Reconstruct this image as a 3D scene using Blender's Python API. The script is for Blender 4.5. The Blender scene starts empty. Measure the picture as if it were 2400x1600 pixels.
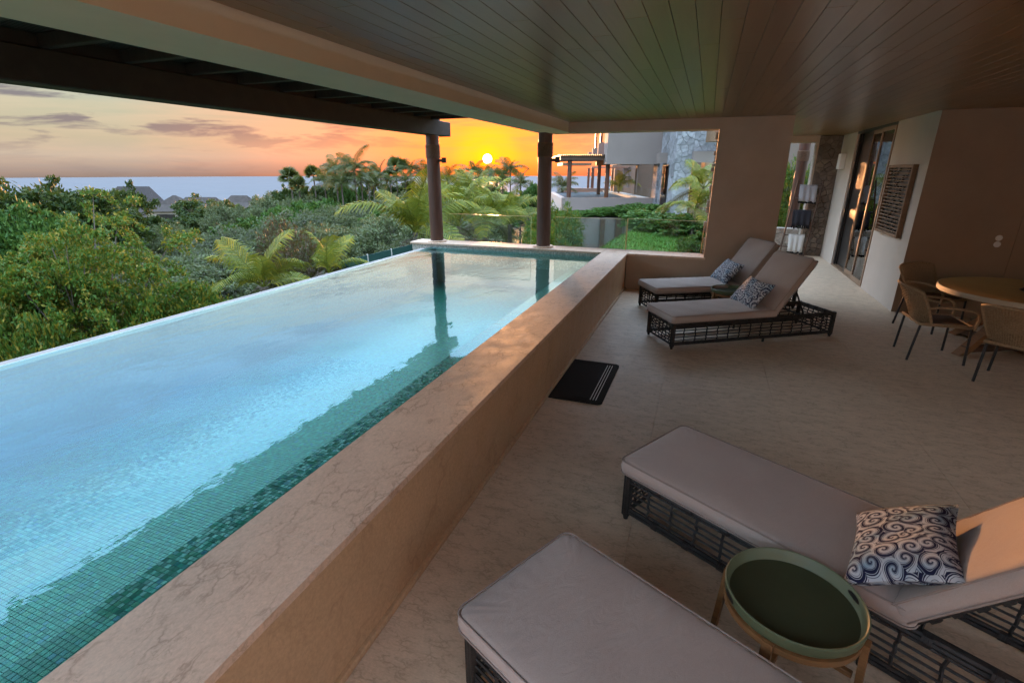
import bpy, bmesh, math, random
from mathutils import Vector, Matrix
R = math.radians
random.seed(7)
scn = bpy.context.scene
C = scn.collection

# ---------------------------------------------------------------- camera
YAW, PITCH, ROLL, FPX, HCAM = .35844, .33101, .0009, 1169.25, 2.04
ca, sa = math.cos(YAW), math.sin(YAW)
FWD = Vector((-sa*math.cos(PITCH), ca*math.cos(PITCH), -math.sin(PITCH)))
RGT0 = Vector((ca, sa, 0)); UP0 = RGT0.cross(FWD)
RGT = RGT0*math.cos(ROLL)+UP0*math.sin(ROLL); UPV = UP0*math.cos(ROLL)-RGT0*math.sin(ROLL)
EYE = Vector((0, 0, HCAM)); FWH = Vector((-sa, ca, 0))
cd = bpy.data.cameras.new('camera'); cam = bpy.data.objects.new('camera', cd); C.objects.link(cam)
cd.sensor_width = 36; cd.lens = FPX/2400*36; cd.clip_start = .05; cd.clip_end = 20000
cam.matrix_world = Matrix(((RGT.x, UPV.x, -FWD.x, 0), (RGT.y, UPV.y, -FWD.y, 0), (RGT.z, UPV.z, -FWD.z, HCAM), (0, 0, 0, 1)))
scn.camera = cam
def at(px, py, D):
    """point seen at photo pixel (2400 wide) at horizontal forward distance D"""
    d = RGT*((px-1200)/FPX)-UPV*((py-800)/FPX)+FWD
    return EYE+d*(D/d.dot(FWH))

# ---------------------------------------------------------------- light
SUN_AZ, SUN_EL = R(-23.2), R(1.5)
SUN = Vector((math.sin(SUN_AZ)*math.cos(SUN_EL), math.cos(SUN_AZ)*math.cos(SUN_EL), math.sin(SUN_EL)))
SUND = Vector((-.394, .919, .0195)).normalized()
sl = bpy.data.lights.new('sun', 'SUN'); sl.energy = 4.6; sl.angle = R(2.5); sl.color = (1, .43, .16)
so = bpy.data.objects.new('sun', sl); C.objects.link(so); so.location = SUN*50
so.rotation_euler = SUN.to_track_quat('Z', 'Y').to_euler()

world = bpy.data.worlds.new('World'); scn.world = world; world.use_nodes = True
def build_world():
    nt = world.node_tree; N = nt.nodes; L = nt.links; N.clear()
    def n(t, **k):
        x = N.new(t)
        for a, b in k.items(): setattr(x, a, b)
        return x
    def math_(op, a, b=None, clamp=False):
        x = n('ShaderNodeMath', operation=op, use_clamp=clamp)
        for i, v in enumerate((a, b)):
            if v is None: continue
            if isinstance(v, (int, float)): x.inputs[i].default_value = v
            else: L.new(v, x.inputs[i])
        return x.outputs[0]
    def ramp(fac, stops, interp='LINEAR'):
        x = n('ShaderNodeValToRGB'); x.color_ramp.interpolation = interp
        e = x.color_ramp.elements
        while len(e) < len(stops): e.new(.5)
        for i, (p, c) in enumerate(stops): e[i].position = p; e[i].color = (*c, 1)
        L.new(fac, x.inputs[0]); return x.outputs[0]
    def mix(f, a, b, typ='MIX'):
        x = n('ShaderNodeMix', data_type='RGBA', blend_type=typ); 
        if isinstance(f, (int, float)): x.inputs[0].default_value = f
        else: L.new(f, x.inputs[0])
        for i, v in ((6, a), (7, b)):
            if isinstance(v, tuple): x.inputs[i].default_value = (*v, 1)
            else: L.new(v, x.inputs[i])
        return x.outputs[2]
    tc = n('ShaderNodeTexCoord'); d = tc.outputs['Generated']
    nrm = n('ShaderNodeVectorMath', operation='NORMALIZE'); L.new(d, nrm.inputs[0]); d = nrm.outputs[0]
    sep = n('ShaderNodeSeparateXYZ'); L.new(d, sep.inputs[0]); z = sep.outputs[2]
    dot = n('ShaderNodeVectorMath', operation='DOT_PRODUCT'); L.new(d, dot.inputs[0]); dot.inputs[1].default_value = SUND
    ang = math_('ARCCOSINE', math_('MINIMUM', dot.outputs['Value'], 1.0))      # radians from the sun
    zc = math_('MAXIMUM', z, 0.0)
    ele = ramp(zc, [(0, (.18, .145, .125)), (.045, (.178, .152, .108)), (.09, (.165, .165, .122)), (.15, (.145, .185, .195)), (.24, (.36, .42, .47)), (.36, (.48, .67, .92)), (.6, (.58, .83, 1.16)), (1, (.58, .85, 1.22))])
    glow = ramp(math_('MULTIPLY', ang, 1/R(70)), [(0, (1.0, .125, .002)), (.10, (.9, .118, .007)), (.25, (.62, .14, .025)), (.5, (.36, .13, .045)), (1, (.26, .13, .07))])
    # the glow belongs to the low sky: fades with height and with angle
    gf = math_('MULTIPLY', ramp(math_('MULTIPLY', ang, 1/R(80)), [(0, (1, 1, 1)), (.10, (.74,)*3), (.21, (.36,)*3), (.42, (0, 0, 0))]),
               ramp(zc, [(0, (1, 1, 1)), (.14, (.85,)*3), (.32, (.25,)*3), (.55, (0, 0, 0))]))
    col = mix(gf, ele, glow)
    wf = math_('MULTIPLY', ramp(zc, [(.12, (0, 0, 0)), (.18, (1, 1, 1)), (.26, (.4,)*3), (.36, (0, 0, 0))]), ramp(math_('MULTIPLY', ang, 1/R(100)), [(0, (1, 1, 1)), (.4, (.8,)*3), (1, (0, 0, 0))]))
    col = mix(math_('MULTIPLY', wf, .48), col, (1.30, .90, .60))
    # clouds: noise over direction, flattened
    mp = n('ShaderNodeMapping'); mp.inputs['Scale'].default_value = (1, 1, 6.0); mp.inputs['Location'].default_value = (1.3, .2, .5); L.new(d, mp.inputs[0])
    def noise(scale, det, rough, dist=0, vec=mp.outputs[0]):
        x = n('ShaderNodeTexNoise'); L.new(vec, x.inputs['Vector'])
        for k, v in (('Scale', scale), ('Detail', det), ('Roughness', rough), ('Distortion', dist)): x.inputs[k].default_value = v
        return x.outputs['Fac']
    puff = ramp(noise(7.5, 6, .55, .3), [(.505, (0, 0, 0)), (.60, (1, 1, 1))])
    mp2 = n('ShaderNodeMapping'); mp2.inputs['Scale'].default_value = (1, 1, 11); mp2.inputs['Location'].default_value = (3, 1, 2); L.new(d, mp2.inputs[0])
    streak = ramp(noise(3.2, 7, .6, .6, mp2.outputs[0]), [(.42, (0, 0, 0)), (.62, (1, 1, 1))])
    hicl = ramp(zc, [(.02, (.15,)*3), (.06, (.95,)*3), (.17, (.9,)*3), (.25, (.4,)*3), (.5, (.45,)*3)])
    ccol = mix(gf, ramp(zc, [(0, (.085, .066, .07)), (.12, (.052, .051, .068)), (.2, (.20, .20, .24)), (.32, (.44, .50, .60)), (.6, (.95, 1.0, 1.1))]), (.32, .10, .035))
    scol = mix(gf, ramp(zc, [(0, (.24, .16, .11)), (.15, (.26, .22, .16)), (.3, (.6, .75, .95)), (.5, (1.0, 1.2, 1.45))]), (.85, .145, .028))
    col = mix(math_('MULTIPLY', streak, .38), col, scol)
    col = mix(math_('MULTIPLY', math_('MULTIPLY', puff, hicl), .92), col, ccol)
    col = mix(1.0, col, ramp(zc, [(.13, (.77,)*3), (.2, (1, 1, 1))]), 'MULTIPLY')
    # sun halo and disc
    halo = ramp(math_('MULTIPLY', ang, 1/R(8)), [(0, (1, 1, 1)), (.25, (.55,)*3), (.55, (.16,)*3), (1, (0, 0, 0))], 'EASE')
    col = mix(halo, col, (1.1, .195, .001))
    disc = ramp(math_('MULTIPLY', ang, 1/R(.85)), [(0, (1, 1, 1)), (.42, (1, 1, 1)), (.62, (0, 0, 0))], 'EASE')
    col = mix(disc, col, (9, 7, 4))
    below = ramp(math_('ADD', math_('MULTIPLY', z, 20), .6), [(0, (.25, .2, .2)), (1, (1, 1, 1))])
    col = mix(1.0, col, below, 'MULTIPLY')
    sky = n('ShaderNodeTexSky', sky_type='NISHITA', sun_disc=False); sky.sun_elevation = R(1.6); sky.sun_rotation = SUN_AZ % (2*math.pi)
    sky.altitude = 30; sky.air_density = 1.2; sky.dust_density = 1.5
    b1 = n('ShaderNodeBackground'); L.new(sky.outputs[0], b1.inputs[0]); b1.inputs[1].default_value = .004
    b2 = n('ShaderNodeBackground'); L.new(col, b2.inputs[0]); b2.inputs[1].default_value = 1.0
    ad = n('ShaderNodeAddShader'); L.new(b1.outputs[0], ad.inputs[0]); L.new(b2.outputs[0], ad.inputs[1])
    o = n('ShaderNodeOutputWorld'); L.new(ad.outputs[0], o.inputs[0])
build_world()
vs = scn.view_settings; vs.view_transform = 'Standard'; vs.look = 'None'; vs.gamma = 1; vs.use_curve_mapping = False; vs.exposure = 2.1
cy = scn.cycles; cy.use_denoising = True; cy.max_bounces = 8; cy.diffuse_bounces = 5; cy.glossy_bounces = 3; cy.transmission_bounces = 4; cy.transparent_max_bounces = 16
cy.sample_clamp_indirect = 6; cy.blur_glossy = .5; cy.use_adaptive_sampling = True; cy.adaptive_threshold = .03

# ---------------------------------------------------------------- materials
MATS = {}
class NT:
    def __init__(s, name):
        s.m = bpy.data.materials.new(name); s.m.use_nodes = True; s.t = s.m.node_tree; s.N = s.t.nodes; s.L = s.t.links
        s.N.clear(); s.out = s.N.new('ShaderNodeOutputMaterial'); MATS[name] = s.m
    def n(s, t, **k):
        x = s.N.new(t)
        for a, b in k.items(): setattr(x, a, b)
        return x
    def put(s, sock, v):
        if v is None: return
        if hasattr(v, 'is_linked'): s.L.new(v, sock)
        elif isinstance(v, tuple) and len(v) == 3 and sock.type == 'RGBA': sock.default_value = (*v, 1)
        else: sock.default_value = v
    def op(s, o, a, b=None, clamp=False):
        x = s.n('ShaderNodeMath', operation=o, use_clamp=clamp); s.put(x.inputs[0], a); s.put(x.inputs[1], b); return x.outputs[0]
    def mix(s, f, a, b, typ='MIX'):
        x = s.n('ShaderNodeMix', data_type='RGBA', blend_type=typ); s.put(x.inputs[0], f); s.put(x.inputs[6], a); s.put(x.inputs[7], b); return x.outputs[2]
    def ramp(s, f, stops, interp='LINEAR'):
        x = s.n('ShaderNodeValToRGB'); x.color_ramp.interpolation = interp; e = x.color_ramp.elements
        while len(e) < len(stops): e.new(.5)
        for i, (p, c) in enumerate(stops):
            e[i].position = p; e[i].color = (*(c if isinstance(c, tuple) else (c,)*3), 1)
        s.L.new(f, x.inputs[0]); return x.outputs[0]
    def co(s, kind='Object', scale=(1, 1, 1), rot=(0, 0, 0), rnd=False):
        tc = s.n('ShaderNodeTexCoord'); v = tc.outputs[kind] if kind != 'World' else s.n('ShaderNodeNewGeometry').outputs['Position']
        mp = s.n('ShaderNodeMapping'); mp.inputs['Scale'].default_value = scale; mp.inputs['Rotation'].default_value = rot; s.L.new(v, mp.inputs[0])
        if rnd:
            oi = s.n('ShaderNodeObjectInfo'); sc = s.n('ShaderNodeVectorMath', operation='SCALE'); sc.inputs[0].default_value = (37.1, 19.7, 23.3)
            s.L.new(oi.outputs['Random'], sc.inputs['Scale']); ad = s.n('ShaderNodeVectorMath', operation='ADD')
            s.L.new(mp.outputs[0], ad.inputs[0]); s.L.new(sc.outputs[0], ad.inputs[1]); return ad.outputs[0]
        return mp.outputs[0]
    def noise(s, vec, scale, det=4, rough=.55, dist=0, out='Fac'):
        x = s.n('ShaderNodeTexNoise'); s.L.new(vec, x.inputs['Vector'])
        for k, v in (('Scale', scale), ('Detail', det), ('Roughness', rough), ('Distortion', dist)): x.inputs[k].default_value = v
        return x.outputs[out]
    def vor(s, vec, scale, feat='F1', out='Distance', rnd=1.0):
        x = s.n('ShaderNodeTexVoronoi', feature=feat); s.L.new(vec, x.inputs['Vector']); x.inputs['Scale'].default_value = scale
        x.inputs['Randomness'].default_value = rnd; return x.outputs[out]
    def bump(s, h, strength=.3, dist=.01, normal=None):
        x = s.n('ShaderNodeBump'); s.L.new(h, x.inputs['Height']); x.inputs['Strength'].default_value = strength; x.inputs['Distance'].default_value = dist
        if normal is not None: s.L.new(normal, x.inputs['Normal'])
        return x.outputs[0]
    def pr(s, col, rough=.6, normal=None, spec=.5, **k):
        x = s.n('ShaderNodeBsdfPrincipled'); s.put(x.inputs['Base Color'], col); s.put(x.inputs['Roughness'], rough); s.put(x.inputs['Specular IOR Level'], spec)
        if normal is not None: s.L.new(normal, x.inputs['Normal'])
        for a, b in k.items(): s.put(x.inputs[a.replace('_', ' ')], b)
        s.L.new(x.outputs[0], s.out.inputs[0]); return x
    def rnd(s, kind='Object'):
        return s.n('ShaderNodeObjectInfo').outputs['Random'] if kind == 'Object' else s.n('ShaderNodeNewGeometry').outputs['Random Per Island']

def simple(name, c1, c2=None, scale=6, rough=.6, bump=.15, bscale=60, spec=.4, kind='Object', metallic=0, stretch=(1, 1, 1)):
    t = NT(name); v = t.co(kind, stretch, rnd=(kind == 'Object')); c2 = c2 or tuple(x*.8 for x in c1)
    col = t.ramp(t.noise(v, scale, 5, .6), [(.3, c1), (.7, c2)])
    t.pr(col, rough, t.bump(t.noise(v, bscale, 4), bump, .004), spec, Metallic=metallic); return t.m

def stone(name, base, vein, soft, vscale, rough, warp=.6, stretch=(1, 1, 1), veinw=.05, strength=1.0):
    """limestone: cloudy body with thin broken wandering veins"""
    t = NT(name); v = t.co('World', stretch)
    warpc = t.noise(v, vscale*.9, 4, .6, 0, 'Color')
    sc = t.n('ShaderNodeVectorMath', operation='SCALE'); t.L.new(warpc, sc.inputs[0]); sc.inputs['Scale'].default_value = warp/vscale*2
    ad = t.n('ShaderNodeVectorMath', operation='ADD'); t.L.new(v, ad.inputs[0]); t.L.new(sc.outputs[0], ad.inputs[1])
    e = t.vor(ad.outputs[0], vscale, 'DISTANCE_TO_EDGE')
    line = t.ramp(e, [(0, 1.0), (veinw, .35), (veinw*2.2, 0.0)])
    e2 = t.vor(ad.outputs[0], vscale*2.3, 'DISTANCE_TO_EDGE')
    line2 = t.ramp(e2, [(0, .7), (veinw, .2), (veinw*2, 0.0)])
    brk = t.ramp(t.noise(v, vscale*.7, 3), [(.42, 0.0), (.6, 1.0)])
    brk2 = t.ramp(t.noise(v, vscale*1.3+1, 3), [(.5, 0.0), (.66, 1.0)])
    ln = t.op('MAXIMUM', t.op('MULTIPLY', line, brk), t.op('MULTIPLY', line2, brk2))
    body = t.ramp(t.noise(v, vscale*.35, 6, .6, .4), [(.3, base), (.7, soft)])
    fine = t.ramp(t.noise(v, 60, 4, .75), [(.3, .84), (.7, 1.10)])
    body = t.mix(1.0, body, fine, 'MULTIPLY')
    per = t.ramp(t.rnd(), [(0, .985), (1, 1.015)]); body = t.mix(1.0, body, per, 'MULTIPLY')
    col = t.mix(t.op('MULTIPLY', ln, strength), body, vein)
    rg = t.ramp(t.noise(v, 5, 4), [(.3, rough-.08), (.7, rough+.1)])
    t.pr(col, rg, t.bump(ln, -.12, .003, t.bump(t.noise(v, 40, 4), .06, .004)), .45); return t.m

stone('floor_stone', (.72, .56, .40), (.36, .26, .17), (.625, .48, .335), 12, .55, 1.0, (1, 2.2, 1), .075, .66)
stone('coping_stone', (.72, .53, .39), (.36, .235, .16), (.64, .465, .34), 7.5, .62, .9, (1.7, 1, 1), .055, .75)
stone('parapet_stone', (.58, .385, .22), (.36, .225, .125), (.52, .34, .195), 3.2, .5, .9, (1, 1, 1), .03, .6)
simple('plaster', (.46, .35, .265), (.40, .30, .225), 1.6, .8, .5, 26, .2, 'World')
simple('plaster_brown_shaded', (.31, .22, .15), (.265, .185, .125), 1.6, .8, .5, 26, .2, 'World')  # browner, darker copy of the plaster; the dining wall's shade is put into its colour
simple('house_plaster', (.50, .425, .35), (.45, .38, .315), 1.6, .8, .5, 26, .2, 'World')
simple('cream_beam', (.68, .53, .36), (.64, .495, .335), 3, .7, .2, 160, .25, 'World')
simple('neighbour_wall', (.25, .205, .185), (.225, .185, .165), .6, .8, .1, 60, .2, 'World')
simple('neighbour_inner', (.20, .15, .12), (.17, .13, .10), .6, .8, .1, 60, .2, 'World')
simple('pergola_wood', (.045, .034, .026), (.03, .022, .017), 8, .6, .2, 90, .3, 'Object', 0, (6, 1, 1))
simple('column_wood', (.105, .048, .032), (.07, .03, .02), 10, .42, .2, 70, .5, 'Object', 0, (6, 6, .6))
simple('rope', (.20, .12, .075), (.12, .07, .045), 40, .8, .6, 120, .2)
simple('dark_frame', (.02, .017, .015), (.014, .012, .011), 8, .4, .05, 90, .5)
simple('bronze_frame', (.26, .16, .09), (.20, .12, .07), 8, .4, .05, 90, .5, 'Object', 0)
simple('rattan', (.038, .034, .031), (.014, .0125, .0115), 25, .55, .6, 160, .4)
simple('wood_leg', (.28, .135, .05), (.18, .085, .032), 9, .5, .15, 60, .4, 'Object', 0, (1, 1, 7))
simple('table_wood', (.44, .27, .085), (.36, .21, .062), 5, .5, .12, 60, .35, 'Object', 0, (1, 7, 1))
simple('table_rim', (.52, .47, .36), (.44, .39, .29), 7, .55, .1, 60, .35)
simple('tray_green', (.115, .14, .075), (.10, .122, .066), 4, .42, .05, 200, .4)
simple('tray_inside', (.058, .066, .034), (.046, .053, .028), 4, .4, .05, 200, .4)
simple('weave', (.34, .25, .155), (.22, .155, .09), 60, .75, .4, 200, .25)
simple('weave_dark', (.12, .085, .06), (.08, .055, .04), 60, .75, .4, 200, .25)
simple('chair_leg', (.018, .02, .022), (.014, .016, .018), 8, .45, .05, 90, .4)
simple('mat_rubber', (.020, .016, .014), (.014, .011, .010), 60, .85, .6, 300, .2)
simple('white_paint', (.72, .71, .69), (.66, .65, .63), 6, .6, .05, 90, .4)
simple('ladder_wood', (.10, .055, .032), (.065, .035, .02), 20, .6, .2, 60, .4)
simple('towel_grey', (.42, .41, .42), (.33, .32, .34), 40, .95, .8, 260, .05, 'Object', 0, (1, 1, 4))
simple('towel_dark', (.045, .045, .052), (.028, .028, .033), 50, .95, .8, 260, .05)
simple('towel_white', (.62, .60, .55), (.50, .48, .44), 40, .95, .8, 260, .05, 'Object', 0, (5, 5, 1))
simple('black_tassel', (.012, .012, .013), (.008, .008, .009), 60, .95, .5, 260, .05)
simple('lattice_wood', (.24, .15, .09), (.16, .095, .055), 18, .6, .2, 80, .3)
simple('pot_metal', (.05, .048, .045), (.03, .03, .03), 20, .3, .1, 80, .5, 'Object', .8)
simple('thatch', (.085, .075, .073), (.055, .048, .047), 5, .95, .8, 30, .05, 'Object', 0, (1, 1, 4))
simple('roof_slate', (.075, .062, .055), (.05, .042, .038), 2, .9, .4, 12, .1)
simple('red_roof', (.30, .085, .045), (.22, .06, .035), 2, .9, .4, 12, .1)
simple('pale_wall', (.5, .45, .4), (.45, .4, .36), 2, .9, .1, 12, .1)
simple('bark', (.17, .14, .115), (.09, .072, .058), 9, .95, .8, 40, .1, 'Object', 0, (3, 3, .8))
simple('twig', (.20, .18, .165), (.13, .115, .10), 9, .95, .3, 40, .1)
simple('fence_mesh', (.016, .055, .048), (.012, .042, .037), 4, .55, .1, 60, .3)
simple('metal_post', (.55, .42, .22), (.45, .33, .17), 9, .35, .05, 60, .5, 'Object', .8)
simple('soil', (.085, .075, .04), (.05, .055, .022), 1.3, .95, .6, 6, .1, 'World')
simple('grout', (.035, .075, .068), (.028, .06, .055), 30, .7, .1, 90, .3)
simple('grey_grout', (.34, .34, .31), (.30, .30, .27), 30, .7, .1, 90, .3)
simple('concrete', (.42, .40, .38), (.36, .34, .32), 4, .8, .2, 60, .3)
simple('flower', (.75, .42, .02), (.6, .3, .02), 9, .7, .05, 60, .3)

def m_plank():
    t = NT('plank'); v = t.co('Object', (9, .55, 9), rnd=True)
    g = t.noise(v, 3.0, 7, .65, 1.2); fine = t.noise(v, 16, 4, .7)
    col = t.ramp(g, [(.25, (.25, .133, .057)), (.5, (.225, .118, .05)), (.75, (.19, .10, .042))])
    per = t.ramp(t.rnd(), [(0, .86), (1, 1.12)]); col = t.mix(1.0, col, per, 'MULTIPLY')
    col = t.mix(.12, col, t.ramp(fine, [(.3, .6), (.7, 1.2)]), 'MULTIPLY')
    t.pr(col, .3, None, .5)
m_plank()

def m_cushion():
    t = NT('cushion'); v = t.co('Object', rnd=True)
    w = t.noise(v, 260, 2, .7); cl = t.noise(v, 2.5, 4, .6)
    col = t.mix(.5, t.ramp(cl, [(.3, (.43, .35, .305)), (.7, (.395, .32, .28))]), t.ramp(w, [(.3, .85), (.7, 1.1)]), 'MULTIPLY')
    wr = t.noise(t.co('Object', (7, 2.2, 1), rnd=True), 2.2, 4, .6, .8)
    t.pr(col, .92, t.bump(wr, .24, .02, t.bump(w, .25, .002)), .15, Sheen_Weight=.25, Sheen_Roughness=.5)
m_cushion()
simple('piping', (.33, .265, .23), (.29, .23, .2), 40, .9, .2, 200, .1)

def m_pillow():
    t = NT('pillow_print'); v0 = t.co('Object', (1, 1, .25), rnd=True)
    wc = t.noise(v0, 5, 2, .5, 0, 'Color'); sc = t.n('ShaderNodeVectorMath', operation='SCALE'); t.L.new(wc, sc.inputs[0]); sc.inputs['Scale'].default_value = .06
    ad = t.n('ShaderNodeVectorMath', operation='ADD'); t.L.new(v0, ad.inputs[0]); t.L.new(sc.outputs[0], ad.inputs[1]); v = ad.outputs[0]
    def scroll(scale, freq, arms):
        x = t.n('ShaderNodeTexVoronoi', feature='F1', voronoi_dimensions='2D'); t.L.new(v, x.inputs['Vector']); x.inputs['Scale'].default_value = scale; x.inputs['Randomness'].default_value = .75
        sb = t.n('ShaderNodeVectorMath', operation='SUBTRACT'); t.L.new(v, sb.inputs[0]); t.L.new(x.outputs['Position'], sb.inputs[1])
        sp = t.n('ShaderNodeSeparateXYZ'); t.L.new(sb.outputs[0], sp.inputs[0])
        th = t.op('ARCTAN2', sp.outputs[1], sp.outputs[0]); rr = t.op('SQRT', t.op('MULTIPLY', x.outputs['Distance'], 1.0))
        hand = t.op('SUBTRACT', t.op('MULTIPLY', t.op('GREATER_THAN', t.n_sep(x.outputs['Color']), .5), 2.0), 1.0)
        ph = t.op('ADD', t.op('MULTIPLY', t.op('MULTIPLY', th, float(arms)), hand), t.op('MULTIPLY', rr, freq))
        return t.op('SINE', ph)
    def n_sep(c):
        s = t.n('ShaderNodeSeparateColor'); t.L.new(c, s.inputs[0]); return s.outputs[0]
    t.n_sep = n_sep
    a = scroll(13, 17, 1)
    ink = t.ramp(a, [(-.12, 0.0), (-.02, 1.0)])
    thin = t.ramp(t.op('ABSOLUTE', t.op('SUBTRACT', t.op('ABSOLUTE', a), .62)), [(.05, 1.0), (.13, 0.0)])
    ink2 = t.op('ABSOLUTE', t.op('SUBTRACT', ink, t.op('MULTIPLY', thin, .9)))
    teal = t.ramp(t.noise(v, 7, 2), [(.5, 0.0), (.62, 1.0)])
    white = t.mix(t.op('MULTIPLY', teal, .55), (.50, .52, .55), (.10, .28, .42))
    col = t.mix(ink2, white, (.014, .017, .050))
    w = t.noise(v0, 300, 2, .7)
    t.pr(col, .9, t.bump(w, .2, .002), .15)
m_pillow()

def m_tiles(name, cols, rough):
    t = NT(name); r = t.rnd('Island'); v = t.co('World')
    wn = t.n('ShaderNodeTexWhiteNoise', noise_dimensions='1D'); t.L.new(r, wn.inputs['W'])
    ob = t.rnd('Object'); wn2 = t.n('ShaderNodeTexWhiteNoise', noise_dimensions='2D')
    cb = t.n('ShaderNodeCombineXYZ'); t.L.new(r, cb.inputs[0]); t.L.new(ob, cb.inputs[1]); t.L.new(cb.outputs[0], wn2.inputs['Vector'])
    col = t.ramp(wn2.outputs['Value'], cols, 'CONSTANT')
    st = t.noise(t.co('World', (6, 60, 6)), 6, 3, .7)
    col = t.mix(.5, col, t.ramp(st, [(.3, .65), (.7, 1.35)]), 'MULTIPLY')
    t.pr(col, rough, None, .6)
TEAL = [(0, (0.009, 0.098, 0.062)), (.22, (0.015, 0.126, 0.075)), (.42, (0.006, 0.072, 0.052)), (.56, (0.018, 0.155, 0.110)), (.70, (0.038, 0.144, 0.075)), (.80, (0.011, 0.109, 0.112)), (.90, (0.027, 0.190, 0.145)), (.96, (0.023, 0.103, 0.153))]
m_tiles('pool_tile', TEAL, .25)
GREYT = [(0, (.42, .42, .37)), (.25, (.50, .50, .45)), (.5, (.35, .36, .32)), (.7, (.56, .56, .52)), (.86, (.30, .38, .35)), (.95, (.62, .62, .60))]
m_tiles('band_tile', GREYT, .3)
def m_pooltex():
    """far part of the pool floor, where single tiles are finer than a pixel"""
    t = NT('pool_floor_far'); v = t.co('World', (40, 40, 40))
    fl = t.n('ShaderNodeVectorMath', operation='FLOOR'); t.L.new(v, fl.inputs[0]); wn = t.n('ShaderNodeTexWhiteNoise', noise_dimensions='3D'); t.L.new(fl.outputs[0], wn.inputs['Vector'])
    t.pr(t.ramp(wn.outputs['Value'], TEAL, 'CONSTANT'), .3, None, .5)
m_pooltex()

def m_water():
    t = NT('pool_water'); v = t.co('World')
    a = t.noise(t.co('World', (1.3, .8, 1), (0, 0, .5)), 1.6, 3, .5, .4)
    b = t.noise(t.co('World', (1.6, .7, 1), (0, 0, .5)), 7, 3, .55, .3)
    c = t.noise(t.co('World', (1.6, .8, 1), (0, 0, .6)), 26, 2, .5)
    calm = t.ramp(t.noise(v, .35, 2), [(.4, .12), (.65, .8)])
    h = t.op('ADD', t.op('MULTIPLY', a, 1.0), t.op('ADD', t.op('MULTIPLY', t.op('MULTIPLY', b, .34), calm), t.op('MULTIPLY', t.op('MULTIPLY', c, .03), calm)))
    sx = t.n('ShaderNodeSeparateXYZ'); t.L.new(v, sx.inputs[0]); edge = t.ramp(t.op('MULTIPLY', t.op('ADD', sx.outputs[0], 5.2), .8), [(0, 1.0), (.5, .75), (1, 0.0)])
    h = t.op('ADD', h, t.op('MULTIPLY', t.op('MULTIPLY', t.noise(t.co('World', (2.2, .6, 1), (0, 0, .15)), 3.2, 3, .5, .5), .9), edge))
    nb = t.bump(h, .11, .035)
    fr = t.n('ShaderNodeFresnel'); fr.inputs['IOR'].default_value = 1.55; t.L.new(nb, fr.inputs['Normal'])
    bf = t.n('ShaderNodeNewGeometry').outputs['Backfacing']; fac = t.op('MULTIPLY', fr.outputs[0], t.op('SUBTRACT', 1.0, bf))
    g = t.n('ShaderNodeBsdfGlossy'); g.inputs['Roughness'].default_value = .01; g.inputs['Color'].default_value = (.52, .83, 1, 1); t.L.new(nb, g.inputs['Normal'])
    rf = t.n('ShaderNodeBsdfTransparent'); rf.inputs['Color'].default_value = (.66, .97, .92, 1)
    mx = t.n('ShaderNodeMixShader'); t.L.new(fac, mx.inputs[0]); t.L.new(rf.outputs[0], mx.inputs[1]); t.L.new(g.outputs[0], mx.inputs[2]); t.L.new(mx.outputs[0], t.out.inputs[0])
m_water()
def m_sea():
    t = NT('sea_water'); v = t.co('World', (.05, .02, 1), (0, 0, -.36)); b = t.noise(v, 1.4, 6, .65)
    df = t.n('ShaderNodeBsdfDiffuse'); t.L.new(t.ramp(b, [(.3, (.045, .058, .072)), (.7, (.064, .077, .092))]), df.inputs[0]); gl = t.n('ShaderNodeBsdfGlossy'); gl.inputs['Roughness'].default_value = .45
    mx = t.n('ShaderNodeMixShader'); mx.inputs[0].default_value = .12; t.L.new(df.outputs[0], mx.inputs[1]); t.L.new(gl.outputs[0], mx.inputs[2]); t.L.new(mx.outputs[0], t.out.inputs[0])
m_sea()
def m_glass(name, tint, ior=1.5, gl=1.0, milk=None, mf=0):
    t = NT(name); fr = t.n('ShaderNodeFresnel'); fr.inputs['IOR'].default_value = ior
    tr = t.n('ShaderNodeBsdfTransparent'); tr.inputs[0].default_value = (*tint, 1); g = t.n('ShaderNodeBsdfGlossy'); g.inputs['Roughness'].default_value = .005
    mx = t.n('ShaderNodeMixShader'); t.L.new(t.op('MULTIPLY', fr.outputs[0], gl), mx.inputs[0]); t.L.new(tr.outputs[0], mx.inputs[1]); t.L.new(g.outputs[0], mx.inputs[2]); t.L.new(mx.outputs[0], t.out.inputs[0])
    if milk:
        df = t.n('ShaderNodeBsdfDiffuse'); df.inputs[0].default_value = (*milk, 1); m2 = t.n('ShaderNodeMixShader'); m2.inputs[0].default_value = mf
        t.L.new(mx.outputs[0], m2.inputs[1]); t.L.new(df.outputs[0], m2.inputs[2]); t.L.new(m2.outputs[0], t.out.inputs[0])
m_glass('rail_glass', (.965, .985, .975), 1.4); m_glass('door_glass', (.62, .58, .50), 1.9); m_glass('rail_glass_tint', (.95, .975, .975), 1.5, 1.0, (.07, .17, .165), .13)
simple('glass_edge', (.62, .55, .30), (.5, .45, .25), 9, .2, .02, 60, .6)

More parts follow.
